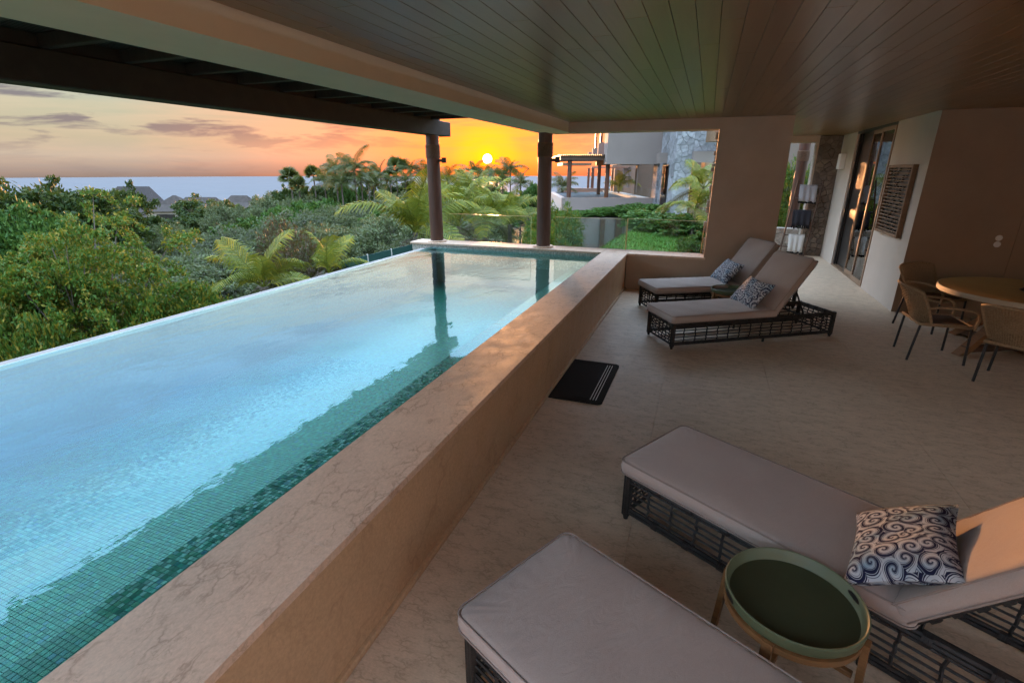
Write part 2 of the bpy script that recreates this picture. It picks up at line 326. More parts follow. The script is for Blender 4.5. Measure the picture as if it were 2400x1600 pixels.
def m_leaf(name, c1, c2, c3, trans=.22):
    t = NT(name); r = t.rnd('Island'); o = t.rnd()
    v = t.co('Object'); cl = t.noise(v, .9, 3, .6)
    col = t.mix(t.ramp(cl, [(.35, 0.0), (.65, 1.0)]), t.ramp(r, [(0, c1), (.6, c2), (.85, c3)]), t.ramp(r, [(0, c2), (.5, c1), (.9, c3)]))
    col = t.mix(1.0, col, t.ramp(o, [(0, .55), (1, .82)]), 'MULTIPLY')
    d = t.n('ShaderNodeBsdfPrincipled'); t.L.new(col, d.inputs['Base Color']); d.inputs['Roughness'].default_value = .6; d.inputs['Specular IOR Level'].default_value = .3
    tr = t.n('ShaderNodeBsdfTranslucent'); t.L.new(t.mix(.5, col, (.16, .18, .02)), tr.inputs[0])
    mx = t.n('ShaderNodeMixShader'); mx.inputs[0].default_value = trans; t.L.new(d.outputs[0], mx.inputs[1]); t.L.new(tr.outputs[0], mx.inputs[2]); t.L.new(mx.outputs[0], t.out.inputs[0])
m_leaf('leaf_bright', (.052, .15, .018), (.09, .175, .016), (.27, .21, .012))
m_leaf('leaf_dark', (.028, .075, .014), (.045, .095, .014), (.09, .12, .015))
m_leaf('leaf_scrub', (.115, .165, .07), (.145, .185, .08), (.19, .20, .10))
m_leaf('leaf_scrub_grey', (.13, .155, .095), (.165, .175, .115), (.13, .175, .07))
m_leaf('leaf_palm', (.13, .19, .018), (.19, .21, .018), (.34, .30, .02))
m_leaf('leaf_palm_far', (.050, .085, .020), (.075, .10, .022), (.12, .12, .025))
m_leaf('leaf_brown', (.09, .05, .028), (.07, .045, .028), (.06, .08, .02), .2)
m_leaf('leaf_bush', (.045, .13, .02), (.06, .16, .02), (.11, .20, .03))
m_leaf('grass_blade', (.05, .15, .018), (.07, .18, .02), (.10, .20, .025), .3)
def m_ground():
    t = NT('ground_cover'); v = t.co('World'); a = t.noise(v, .35, 5, .6); b = t.noise(v, 6, 4, .7)
    t.pr(t.ramp(a, [(.35, (.05, .075, .02)), (.65, (.10, .085, .045))]), .95, t.bump(b, 1, .15), .1)
    t = NT('lawn_turf'); v = t.co('World'); a = t.noise(v, .5, 4, .6); b = t.noise(v, 40, 4, .7)
    t.pr(t.mix(.4, t.ramp(a, [(.35, (.04, .125, .018)), (.65, (.06, .15, .022))]), t.ramp(b, [(.3, .5), (.7, 1.3)]), 'MULTIPLY'), .95, t.bump(b, 1, .04), .1)
m_ground()
def m_rock(name, a, b, c):
    t = NT(name); v = t.co('World'); per = t.rnd(); n1 = t.noise(v, 5, 6, .7, .6)
    base = t.ramp(per, [(0, a), (.4, b), (.75, c), (1, a)]); col = t.mix(.75, base, t.ramp(n1, [(.3, .5), (.5, 1.0), (.72, 1.5)]), 'MULTIPLY')
    t.pr(col, .85, t.bump(t.noise(v, 14, 6, .7), .9, .03), .3)
m_rock('rock_blue', (.25, .25, .26), (.18, .18, .185), (.32, .32, .335)); m_rock('rock_brown', (.17, .13, .10), (.12, .095, .075), (.21, .165, .125)); m_rock('rock_pale', (.36, .31, .26), (.30, .25, .2), (.42, .37, .31))

# ---------------------------------------------------------------- mesh helpers
class MB:
    def __init__(s): s.v = []; s.f = []
    def add(s, vs, fs):
        o = len(s.v); s.v += [tuple(v) for v in vs]; s.f += [tuple(i+o for i in f) for f in fs]; return s
    def box(s, x0, y0, z0, x1, y1, z1):
        return s.add([(x0, y0, z0), (x1, y0, z0), (x1, y1, z0), (x0, y1, z0), (x0, y0, z1), (x1, y0, z1), (x1, y1, z1), (x0, y1, z1)],
                     [(3, 2, 1, 0), (4, 5, 6, 7), (0, 1, 5, 4), (1, 2, 6, 5), (2, 3, 7, 6), (3, 0, 4, 7)])
    def cbox(s, x0, y0, z0, x1, y1, z1, c=.004):
        """box with chamfered edges"""
        P = []
        xs, ys, zs = (x0, x1), (y0, y1), (z0, z1)
        bm = bmesh.new(); bmesh.ops.create_cube(bm, size=1)
        for q in bm.verts: q.co = ((q.co.x+.5)*(x1-x0)+x0, (q.co.y+.5)*(y1-y0)+y0, (q.co.z+.5)*(z1-z0)+z0)
        bmesh.ops.bevel(bm, geom=bm.edges[:], offset=c, segments=1, affect='EDGES', clamp_overlap=True)
        bm.verts.index_update(); s.add([q.co[:] for q in bm.verts], [[q.index for q in f.verts] for f in bm.faces]); bm.free(); return s
    def prism(s, pts, z0, z1):
        n = len(pts); return s.add([(x, y, z0) for x, y in pts]+[(x, y, z1) for x, y in pts],
            [tuple(range(n))[::-1], tuple(range(n, 2*n))]+[(i, (i+1) % n, n+(i+1) % n, n+i) for i in range(n)])
    def tube(s, path, r, n=8, caps=True):
        path = [Vector(p) for p in path]; k = len(path); rs = r if isinstance(r, (list, tuple)) else [r]*k
        vs, fs = [], []; up = None
        for i, p in enumerate(path):
            d = (path[min(i+1, k-1)]-path[max(i-1, 0)]).normalized()
            if up is None: up = Vector((0, 0, 1)) if abs(d.z) < .9 else Vector((1, 0, 0))
            a = d.cross(up).normalized(); b = a.cross(d).normalized(); up = b
            for j in range(n):
                t = 2*math.pi*j/n; vs.append(p+(a*math.cos(t)+b*math.sin(t))*rs[i])
        for i in range(k-1):
            for j in range(n): fs.append((i*n+j, i*n+(j+1) % n, (i+1)*n+(j+1) % n, (i+1)*n+j))
        if caps: fs += [tuple(range(n))[::-1], tuple(range((k-1)*n, k*n))]
        return s.add(vs, fs)
    def lathe(s, prof, n=32, c=(0, 0, 0), a0=0, a1=None):
        vs, fs = [], []; k = len(prof)
        for i in range(n):
            t = 2*math.pi*i/n
            for r, z in prof: vs.append((c[0]+r*math.cos(t), c[1]+r*math.sin(t), c[2]+z))
        for i in range(n):
            for j in range(k-1): fs.append((i*k+j, ((i+1) % n)*k+j, ((i+1) % n)*k+j+1, i*k+j+1))
        return s.add(vs, fs)
    def xf(s, m):
        s.v = [tuple(m @ Vector(v)) for v in s.v]; return s
    def mesh(s, name, smooth=False, angle=None):
        me = bpy.data.meshes.new(name); me.from_pydata(s.v, [], s.f)
        if smooth:
            me.polygons.foreach_set('use_smooth', [True]*len(me.polygons))
            if angle: me.set_sharp_from_angle(angle=R(angle))
        me.update(); return me
    def build(s, name, mat, parent=None, smooth=False, angle=40, loc=None):
        return obj(name, s.mesh(name, smooth, angle), mat, parent, loc)
def obj(name, me, mat, parent=None, loc=None):
    if mat and not me.materials: me.materials.append(MATS[mat])
    o = bpy.data.objects.new(name, me); C.objects.link(o)
    if parent: o.parent = parent
    if loc: o.location = loc
    return o
def tag(o, label=None, cat=None, group=None, kind=None):
    if label: o['label'] = label
    if cat: o['category'] = cat
    if group: o['group'] = group
    if kind: o['kind'] = kind
    return o
def thing(name, label, cat, loc=(0, 0, 0), rz=0, group=None):
    o = bpy.data.objects.new(name, None); C.objects.link(o); o.location = loc; o.rotation_euler = (0, 0, rz); o.empty_display_size = .2
    return tag(o, label, cat, group)
def dup(root, loc, rz, label, group=None, scale=None):
    def cp(o, par):
        c = o.copy(); C.objects.link(c)
        if par: c.parent = par
        for ch in o.children: cp(ch, c)
        return c
    r = cp(root, None); r.location = loc; r.rotation_euler = (0, 0, rz); r['label'] = label
    if scale: r.scale = (scale,)*3 if isinstance(scale, (int, float)) else scale
    if group: r['group'] = group
    return r
def structure(name, m, mat): return tag(m.build(name, mat), kind='structure')

# ================================================================ SETTING
XP0, XP1 = -1.65, -1.20        # parapet pool side / deck side
YF, YB = 9.04, 9.42            # end wall front / back
ZC, ZW, ZCEIL = .64, .545, 2.81
XH, YD = 2.84, 8.93            # house wall, dining wall
YS = 14.45                     # stone wall at the passage's end
YR = -1.5
Y0 = -3.2                      # how far the terrace runs behind the camera

# --- floor slabs
fl = tag(MB().box(XP1-.3, Y0-.3, -.3, 7.2, YB, -.02).box(.96, YB, -.3, 7.2, YS+.6, -.02).build('terrace_floor', 'concrete'), kind='structure')
W, Ls = 1.0, 1.0
slab = MB().cbox(0, 0, -.018, W-.0015, Ls-.0015, 0, .0006).mesh('slab')
for i in range(8):
    for j in range(18):
        x, y = XP1+.002+i*W, Y0+.05+j*Ls
        if x > 7: continue
        if y > YD-.3 and x > XH+.1: continue
        if y > YB-.4 and x < .4: continue
        obj('floor_slab', slab, 'floor_stone', fl, (x, y, 0))

# --- parapet between deck and pool
par = thing('parapet_wall', 'low stone parapet with marbled coping along the pool', 'wall', (XP1, 0, 0))
def P(o): return o
MB().box(XP0+.02-XP1, Y0, -.9, -.012, YF-.002, .60).build('body', 'parapet_stone', par)
MB().cbox(-.02, Y0, 0, .012, YF-.003, .035, .006).build('skirting', 'parapet_stone', par)
ys = [Y0]+[1.234+2.4*k for k in range(-1, 4)]+[YF-.004]
for a, b in zip(ys[:-1], ys[1:]):
    MB().cbox(XP0-XP1, a+.0004, .602, 0, b-.0004, ZC, .0012).build('coping_slab', 'coping_stone', par)

# --- far pool wall
pw = thing('pool_end_wall', 'tiled wall with pale coping closing the far end of the pool', 'wall', (0, 0, 0))
MB().box(-5.60, YF+.012, -1.4, XP1-.002, YB+.02, .60).build('body', 'grey_grout', pw)
xs = [-5.62, -4.3, -2.95, XP0+.0]
for a, b in zip(xs[:-1], xs[1:]): MB().cbox(a+.0015, YF-.04, .602, b-.0015, YB+.06, ZC, .004).build('coping_slab', 'coping_stone', pw)
MB().cbox(XP0+.001, YF+.0, .602, XP1-.001, YB+.06, ZC, .004).build('coping_slab', 'coping_stone', pw)
def tilegrid(m, o, u, v, nrm, nu, nv, p, gap=.0025, h=.0018, skip=None):
    o, u, v, nrm = Vector(o), Vector(u), Vector(v), Vector(nrm)
    for i in range(nu):
        for j in range(nv):
            if skip and skip(i, j): continue
            a = o+u*(i*p+gap/2)+v*(j*p+gap/2); s = p-gap; j1 = nrm*(h*random.uniform(.7, 1.2)); tl = nrm*random.uniform(-.0006, .0006)
            q = [a, a+u*s, a+u*s+v*s, a+v*s]
            m.add([x for x in q]+[q[0]+j1+tl, q[1]+j1-tl, q[2]+j1-tl, q[3]+j1+tl], [(4, 5, 6, 7), (0, 1, 5, 4), (1, 2, 6, 5), (2, 3, 7, 6), (3, 0, 4, 7)])
    return m
tag(tilegrid(MB(), (-5.60, YF+.012, .25), (1, 0, 0), (0, 0, 1), (0, -1, 0), 158, 14, .025).build('band_mosaic', 'band_tile', pw), kind='stuff')
tag(tilegrid(MB(), (XP0+.012, 6.4, .30), (0, 1, 0), (0, 0, 1), (-1, 0, 0), 104, 12, .025).build('side_mosaic', 'band_tile', par, loc=(-XP1, 0, 0)), kind='stuff')

# --- pool shell, ledge and mosaic
ZP, ZL, XL = -.16, .30, -2.205       # floor, ledge level, ledge edge
pool = thing('swimming_pool', 'infinity pool lined with teal glass mosaic', 'pool', (0, 0, 0))
sh = MB(); sh.box(-5.17, Y0, ZP-.25, XP0-.002, YF+.01, ZP-.001); sh.box(-5.17, Y0, ZP, -5.05, YF+.008, ZW-.006); sh.box(-5.05, Y0, ZP, XP0-.003, Y0+.2, ZW+.1)
sh.build('shell', 'grout', pool)
sh = MB(); sh.box(XL, Y0+.2, ZP, XP0+.015, YF+.006, ZL); sh.build('ledge', 'grout', pool)
PT = .025
big = tile_me = tilegrid(MB(), (0, 0, 0), (1, 0, 0), (0, 1, 0), (0, 0, 1), 1, 1, PT).mesh('tile')
# the 300 largest in view: on the ledge and floor nearest the camera
ycut0, ncol, nrow = .56, 22, 13
for i in range(ncol):
    for j in range(nrow):
        obj('mosaic_tile', tile_me, 'pool_tile', pool, (XL+.001+i*PT, ycut0+j*PT, ZL))
tag(tilegrid(MB(), (XL+.001, ycut0+nrow*PT, ZL), (1, 0, 0), (0, 1, 0), (0, 0, 1), 22, 200, PT).build('ledge_mosaic', 'pool_tile', pool), kind='stuff')
tag(tilegrid(MB(), (-4.96, .4, ZP), (1, 0, 0), (0, 1, 0), (0, 0, 1), 110, 170, PT).build('floor_mosaic', 'pool_tile', pool), kind='stuff')
MB().add([(-5.04, Y0+.2, ZP+.0012), (XL, Y0+.2, ZP+.0012), (XL, .4, ZP+.0012), (-5.04, .4, ZP+.0012), (-5.04, 4.65, ZP+.0012), (XL, 4.65, ZP+.0012), (XL, YF, ZP+.0012), (-5.04, YF, ZP+.0012), (-4.96, .4, ZP+.0012), (-4.96, 4.65, ZP+.0012)], [(0, 1, 2, 8, 3), (4, 9, 5, 6, 7), (3, 8, 9, 4)]).build('floor_lining', 'pool_floor_far', pool)
m = MB(); m.add([(XL-.002, Y0+.2, ZP), (XL-.002, YF, ZP), (XL-.002, YF, ZL), (XL-.002, Y0+.2, ZL)], [(0, 1, 2, 3)])
m.add([(-5.048, Y0+.2, ZP), (-5.048, YF, ZP), (-5.048, YF, ZW-.007), (-5.048, Y0+.2, ZW-.007)], [(3, 2, 1, 0)])
m.add([(XL, ycut0+213*PT, ZL+.0012), (XP0-.002, ycut0+213*PT, ZL+.0012), (XP0-.002, YF, ZL+.0012), (XL, YF, ZL+.0012)], [(0, 1, 2, 3)]); m.build('wall_lining', 'pool_floor_far', pool)
wt = MB(); nx, ny = 2, 2
wt.add([(-5.175, Y0+.1, ZW), (XP0+.015, Y0+.1, ZW), (XP0+.015, YF+.012, ZW), (-5.175, YF+.012, ZW)], [(0, 1, 2, 3)])
structure('pool_water', wt, 'pool_water')
MB().box(-5.34, Y0, -3.2, -5.18, YF+.3, ZW-.02).build('outer_wall', 'concrete', pool)

# --- end wall with the open window
ew = thing('end_wall', 'beige plastered end wall with a wide open window', 'wall', (0, 0, 0))
MB().box(XP1-.001, YF, -.05, .07, YB, .60).build('sill_wall', 'plaster', ew)
MB().cbox(XP1+.002, YF-.012, .602, .10, YB+.06, ZC, .004).build('sill', 'coping_stone', ew)
MB().box(.07, YF, -.05, 1.10, YB, ZCEIL+.05).build('pier', 'plaster', ew)
MB().box(-2.352, YF+.0, 2.645, .07, YB, ZCEIL+.05).build('lintel', 'plaster', ew)
# rough stone facing on the outer side, its edge showing in the opening
rj = random.Random(5); z = .645
while z < 2.64:
    h = rj.uniform(.05, .13); MB().cbox(.035+rj.uniform(-.03, .02), YB+.004, z, 1.1, YB+.06+rj.uniform(0, .03), min(z+h-.006, 2.64), .012).build('stone', 'rock_pale', ew); z += h

# --- house wall with door opening, dining wall, room behind
hw = thing('house_wall', 'beige plastered house wall with tall sliding door opening', 'wall', (0, 0, 0))
YDR0, YDR1 = 10.66, 13.22
MB().box(XH, YD, -.05, XH+.22, YDR0, ZCEIL+.05).build('wall_panel', 'house_plaster', hw)
MB().box(XH, YDR1, -.05, XH+.22, YS, ZCEIL+.05).build('wall_panel', 'house_plaster', hw)
MB().box(XH+.004, YDR0, 2.76, XH+.21, YDR1, ZCEIL+.05).build('header', 'dark_frame', hw)
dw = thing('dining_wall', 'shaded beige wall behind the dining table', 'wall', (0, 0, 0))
MB().box(XH+.003, YD-.003, -.05, 4.043, YD+.2, ZCEIL+.05).build('wall_panel', 'plaster_brown_shaded', dw)
MB().box(4.047, YD-.003, -.05, 7.1, YD+.2, ZCEIL+.05).build('wall_panel', 'plaster_brown_shaded', dw)
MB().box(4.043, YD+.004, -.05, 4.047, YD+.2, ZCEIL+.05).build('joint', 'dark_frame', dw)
sw = thing('side_wall', 'plain beige wall closing the terrace on the right', 'wall', (0, 0, 0))
MB().box(6.9, 2.0, -.05, 7.1, YD-.01, ZCEIL+.05).build('wall_panel', 'plaster', sw)
bw = thing('bounce_wall', 'unseen beige wall added behind the viewer to bounce sunlight onto the terrace', 'wall', (0, 0, 0))  # unseen wall added as a reflector, bouncing warm sunlight forward under the roof
MB().box(XP1, Y0-.25, -.05, 6.9, Y0-.02, ZCEIL+.05).build('wall_panel', 'house_plaster', bw)
rm = thing('bedroom', 'dim room behind the sliding doors', 'room', (0, 0, 0))
MB().box(XH+.225, YD+.21, -.04, 7.1, YS+.2, -.004).build('floor', 'floor_stone', rm)
MB().box(6.9, YD+.21, 0, 7.1, YS+.2, ZCEIL).build('back_wall', 'plaster', rm)
MB().box(XH+.225, YS+.0, 0, 6.89, YS+.2, ZCEIL).build('side_wall', 'plaster', rm)

# --- ceiling: planks under a slab
ce = tag(MB().box(-2.34, YR, ZCEIL+.014, .95, YB-.01, ZCEIL+.30).box(.951, YR, ZCEIL+.014, 7.1, YS+.2, ZCEIL+.30).build('ceiling', 'pergola_wood'), kind='structure')
PW = .1216; xr = -2.35+.005; row = 0; rest = MB(); pj = random.Random(3)
plank_cache = {}
while xr < 6.9:
    inview = xr < 3.75
    y = Y0-pj.uniform(0, 2.4)
    yend = YS-.01 if xr > .9 else YB-.01
    while y < yend-.01:
        ln = pj.choice((2.2, 2.6, 3.0)); y1 = min(y+ln, yend); a = max(y, YR)
        if y1 > a+.05:
            if inview and y1 > 1.4 and y1-a > .3:
                key = round(y1-a, 3)
                if key not in plank_cache: plank_cache[key] = MB().cbox(0, 0, 0, PW-.0028, key-.002, .014, .0014).mesh('plank')
                obj('plank', plank_cache[key], 'plank', ce, (xr, a, ZCEIL-.001))
            else: rest.cbox(xr, a, ZCEIL-.001, xr+PW-.0028, y1-.002, ZCEIL+.013, .0014)
        y = y1
    xr += PW
tag(rest.build('plank_rows', 'plank', ce), kind='stuff')

# --- cream edge beam
bmO = thing('edge_beam', 'cream concrete beam running along the ceiling edge above the pool', 'beam', (0, 0, 0))
MB().box(-2.72, YR, 2.652, -2.352, YB+.10, 2.755).build('beam', 'cream_beam', bmO)
MB().box(-2.97, YR, 2.668, -2.722, YB+.10, 3.02).build('drip_edge', 'cream_beam', bmO)
MB().box(-2.721, YR, 2.756, -2.39, YB+.10, 3.10).build('upstand', 'cream_beam', bmO)

# --- pergola over the pool
pg = thing('pergola', 'dark timber pergola roof over the pool', 'pergola', (0, 0, 0))
MB().cbox(-5.25, YR-.1, 2.672, -5.0, 9.80, 2.938, .01).build('outer_beam', 'pergola_wood', pg)
yy = YR+.02
while yy < 9.6:
    MB().cbox(-5.52, yy, 2.94, -2.975, yy+.075, 3.04, .006).build('rafter', 'pergola_wood', pg); yy += .62
yy = YR+.1
while yy < 9.5: MB().cbox(-5.37, yy, 2.70, -5.252, yy+.11, 2.80, .02).build('rafter_tail', 'pergola_wood', pg); yy += .6
MB().box(-5.15, YR-.1, 2.939, -5.03, 9.42, 3.041).build('blocking', 'pergola_wood', pg)
m = MB(); x = -5.45
while x < -2.99: m.cbox(x, YR, 3.042, x+.036, 9.42, 3.075, .004); x += .05
tag(m.build('roof_slats', 'pergola_wood', pg), kind='stuff')
MB().box(-5.46, YR, 3.078, -2.98, 9.42, 3.10).build('roof_sheet', 'pergola_wood', pg)

# --- columns
def column(loc, z0, z1, label, lamp=1, ring=True):
    t = thing('column', label, 'column', loc, 0, 'round timber columns of the terrace')
    MB().lathe([(0, z0), (.132, z0), (.130, (z0+z1)/2), (.127, z1), (0, z1)], 28).build('shaft', 'column_wood', t, True, 60)
    if ring: MB().lathe([(0, z0), (.195, z0), (.195, z0+.022), (.185, z0+.03), (0, z0+.03)], 36).build('base_ring', 'coping_stone', t, True, 30)
    m = MB(); z = 2.255
    while z < 2.485: m.lathe([(.128, z), (.140, z+.003), (.146, z+.011), (.140, z+.019), (.128, z+.022)], 24); z += .0225
    tag(m.build('rope_wrap', 'rope', t, True, 80), kind='stuff')
    if lamp:
        s = MB().cbox(.11, -.03, 2.185, .20, .03, 2.235, .006).build('lamp_bracket', 'dark_frame', t)
        MB().lathe([(0, -.05), (.045, -.05), (.045, .05), (0, .05)], 14, (.235, 0, 2.215)).build('spotlight', 'dark_frame', t, True, 40)
    return t
column((-5.12, 9.24, 0), ZC, 2.671, 'dark round column carrying the outer beam at the pool corner')
column((-2.83, 9.26, 0), ZC, 2.667, 'dark round column under the cream beam by the open window')
column((2.18, 15.25, 0), -.4, 2.9, 'dark round column outside the passage opening behind the towel ladder', 0, False)

# --- glass balustrades outside the end wall
def glass_panel(x0, x1, y, z0, z1, label, mat='rail_glass', posts=()):
    t = thing('glass_balustrade', label, 'balustrade', ((x0+x1)/2, y, z0), 0, 'glass balustrade panels outside the end wall'); w = (x1-x0)/2; h = z1-z0
    MB().box(-w, -.006, 0, w, .006, h).build('pane', mat, t)
    MB().box(-w, -.007, h+.0005, w, .007, h+.006).build('top_edge', 'glass_edge', t)
    for s in (-1, 1): MB().box(s*w-(.003 if s < 0 else -.001), -.007, 0, s*w+(.003 if s > 0 else -.001), .007, h).build('side_edge', 'glass_edge', t)
    MB().box(-w, -.014, -.12, w, .014, .002).build('shoe', 'bronze_frame', t)
    return t
glass_panel(-4.93, -3.16, 9.49, ZC+.0, 1.178, 'clear frameless glass panel standing between the two pool columns')
glass_panel(-2.66, -1.335, 9.49, ZC, 1.183, 'tinted glass panel right of the column below the neighbouring house', 'rail_glass_tint')
g3 = glass_panel(-1.30, .025, 9.49, ZC, 1.195, 'clear glass panel next to the stone edge of the wall opening', 'rail_glass')
MB().cbox(-.672, -.02, -.1, -.652, .02, .56, .003).build('post', 'metal_post', g3)
MB().cbox(.648, -.02, -.1, .664, .02, .56, .003).build('post', 'metal_post', g3)
#__PART2__
# ---------------------------------------------------------------- natural stone facing
def cells(w, h, n, rng):
    seeds = []
    for _ in range(n):
        best = max(((rng.uniform(0, w), rng.uniform(0, h)) for _ in range(8)), key=lambda p: min([((p[0]-q[0])*.8)**2+(p[1]-q[1])**2 for q in seeds] or [9]))
        seeds.append(best)
    out = []
    for i, (sx, sy) in enumerate(seeds):
        poly = [(0, 0), (w, 0), (w, h), (0, h)]
        near = sorted(range(n), key=lambda j: (seeds[j][0]-sx)**2+(seeds[j][1]-sy)**2)[1:14]
        for j in near:
            qx, qy = seeds[j]; mx, my = (sx+qx)/2, (sy+qy)/2; nx, ny = qx-sx, qy-sy; new = []
            for a, b in zip(poly, poly[1:]+poly[:1]):
                da = (a[0]-mx)*nx+(a[1]-my)*ny; db = (b[0]-mx)*nx+(b[1]-my)*ny
                if da <= 0: new.append(a)
                if da*db < 0: t = da/(da-db); new.append((a[0]+(b[0]-a[0])*t, a[1]+(b[1]-a[1])*t))
            poly = new
            if len(poly) < 3: break
        if len(poly) >= 3: out.append(poly)
    return out
def stone_face(parent, mat, o, u, v, w, h, n, seed, d=.035, joint=.012):
    rng = random.Random(seed); o, u, v = Vector(o), Vector(u).normalized(), Vector(v).normalized(); nr = u.cross(v)
    for poly in cells(w, h, n, rng):
        cx = sum(p[0] for p in poly)/len(poly); cy_ = sum(p[1] for p in poly)/len(poly); k = len(poly); vs = []
        rr = max(.05, sum(math.hypot(p[0]-cx, p[1]-cy_) for p in poly)/k)
        dd = d*rng.uniform(.6, 1.3)
        for s, z in ((1-joint/rr, .001), (1-joint/rr*1.4, dd*.7), (1-joint/rr*3.2, dd)):
            tx, ty = rng.uniform(-.15, .15), rng.uniform(-.15, .15)
            for p in poly:
                x, y = (p[0]-cx)*max(s, .3), (p[1]-cy_)*max(s, .3); zz = z*(1+.3*rng.uniform(-1, 1)) if z > .01 else z
                vs.append(o+u*(cx+x)+v*(cy_+y)+nr*zz)
        fs = [tuple(range(2*k, 3*k))]+[(r*k+i, r*k+(i+1) % k, (r+1)*k+(i+1) % k, (r+1)*k+i) for r in (0, 1) for i in range(k)]
        MB().add(vs, fs).build('stone', mat, parent)

# --- stone wall closing the passage, with an opening on its left
st = thing('stone_wall', 'brown natural stone wall at the end of the passage', 'wall', (0, 0, 0))
MB().box(2.36, YS, -.05, XH-.002, YS+.3, ZCEIL+.05).build('core', 'rock_brown', st)
stone_face(st, 'rock_brown', (2.37, YS-.001, 0), (1, 0, 0), (0, 0, 1), .46, 2.80, 84, 11, .025, .006)
MB().box(1.16, YS, 2.66, 2.36, YS+.3, ZCEIL+.05).build('lintel', 'plaster', st)
MB().box(.2, YS, -.3, 1.158, YS+.3, ZCEIL+.05).build('wall_panel', 'plaster', st)  # unseen panel added to keep the low sun off the house wall
MB().box(2.325, YS-.01, -.02, 2.36, YS+.3, 2.659).build('jamb', 'plaster', st)
stone_face(st, 'rock_pale', (2.322, YS+.29, .0), (0, -1, 0), (0, 0, 1), .3, 2.62, 22, 12, .02)
pl = thing('planter_wall', 'low pale stone planter wall outside the passage opening', 'wall', (0, 0, 0))
MB().box(1.2, YS+.35, -.4, 2.31, YS+.6, .62).build('core', 'rock_pale', pl)
stone_face(pl, 'rock_pale', (1.2, YS+.35, -.1), (1, 0, 0), (0, 0, 1), 1.1, .72, 34, 13, .025, .006)
# dark courtyard wall further out, seen through the opening
cw = thing('courtyard_wall', 'dark wall of the courtyard beyond the passage opening', 'wall', (0, 0, 0))
MB().box(1.5, 18.2, -1, 5, 18.5, 4.2).build('wall_panel', 'neighbour_inner', cw)

# --- sconce, sliding doors, lattice, switches
sc = thing('wall_sconce', 'pale box sconce high on the house wall by the passage', 'lamp', (XH, 13.95, 2.22))
MB().cbox(-.11, -.13, -.16, -.002, .13, .17, .006).build('shade', 'white_paint', sc)
sd = thing('sliding_door', 'tall bronze framed sliding glass doors catching the sunset', 'door', (XH, 0, 0))
for y0, y1, off in ((12.16, 13.2, .10),):
    f = MB()
    for k in range(4):
        xx = .03+k*.045
        f.box(xx, y0+.02*k, .03, xx+.03, y0+.08+.02*k, 2.755); f.box(xx, y1-.08, .03, xx+.03, y1, 2.755)
    f.build('stacked_frame', 'dark_frame', sd)
    MB().box(.10, y0+.1, .04, .112, y1-.08, 2.75).build('stacked_pane', 'dark_frame', sd)
for y0, y1, xo in ((10.67, 11.42, -.014), (11.38, 12.2, .034)):
    f = MB(); f.cbox(xo, y0, .03, xo+.045, y0+.06, 2.755, .004); f.cbox(xo, y1-.06, .03, xo+.045, y1, 2.755, .004); f.box(xo+.001, y0+.06, .03, xo+.044, y1-.06, .11); f.box(xo+.001, y0+.06, 2.69, xo+.044, y1-.06, 2.755)
    fr = f.build('door_frame', 'bronze_frame', sd)
    MB().box(xo+.016, y0+.061, .111, xo+.024, y1-.061, 2.689).build('pane', 'door_glass', fr)
MB().box(.004, 10.665, .001, .21, 13.21, .028).build('track', 'bronze_frame', sd)
la = thing('wall_lattice', 'carved wooden lattice panel hanging on the house wall', 'wall art', (XH, 9.83, 1.59))
LW, LH = .56, .53
m = MB(); m.cbox(-.07, -LW, -LH, -.004, -LW+.045, LH, .004); m.cbox(-.07, LW-.045, -LH, -.004, LW, LH, .004); m.cbox(-.069, -LW+.046, -LH, -.004, LW-.046, -LH+.045, .004); m.cbox(-.069, -LW+.046, LH-.045, -.004, LW-.046, LH, .004)
m.build('frame', 'lattice_wood', la)
MB().box(-.012, -LW+.04, -LH+.04, -.003, LW-.04, LH-.04).build('backing', 'dark_frame', la)
for k in range(18):
    z = -LH+.045+(k+.5)*(2*LH-.09)/18-.006; MB().cbox(-.06, -LW+.047, z, -.03, LW-.047, z+.014, .002).build('slat', 'lattice_wood', la)
lr = random.Random(9)
for k in range(18):
    m = MB(); z = -LH+.045+k*(2*LH-.09)/18
    for q in range(14):
        if lr.random() < .3: y = -LW+.06+q*.073+lr.uniform(0, .02); m.box(-.045, y, z+.008, -.015, y+.03, z+.05)
    tag(m.build('pegs', 'dark_frame', la), kind='stuff')
sp = thing('light_switch', 'upper of two round white switches on the dining wall', 'switch', (3.86, YD-.003, 1.153), 0, 'round switches on the dining wall')
MB().lathe([(0, 0), (.04, 0), (.04, .008), (.034, .013), (0, .013)], 24).xf(Matrix.Rotation(R(90), 4, 'X')).build('plate', 'white_paint', sp, True, 30)
dup(sp, (3.861, YD-.003, 1.065), 0, 'lower of two round white switches on the dining wall')

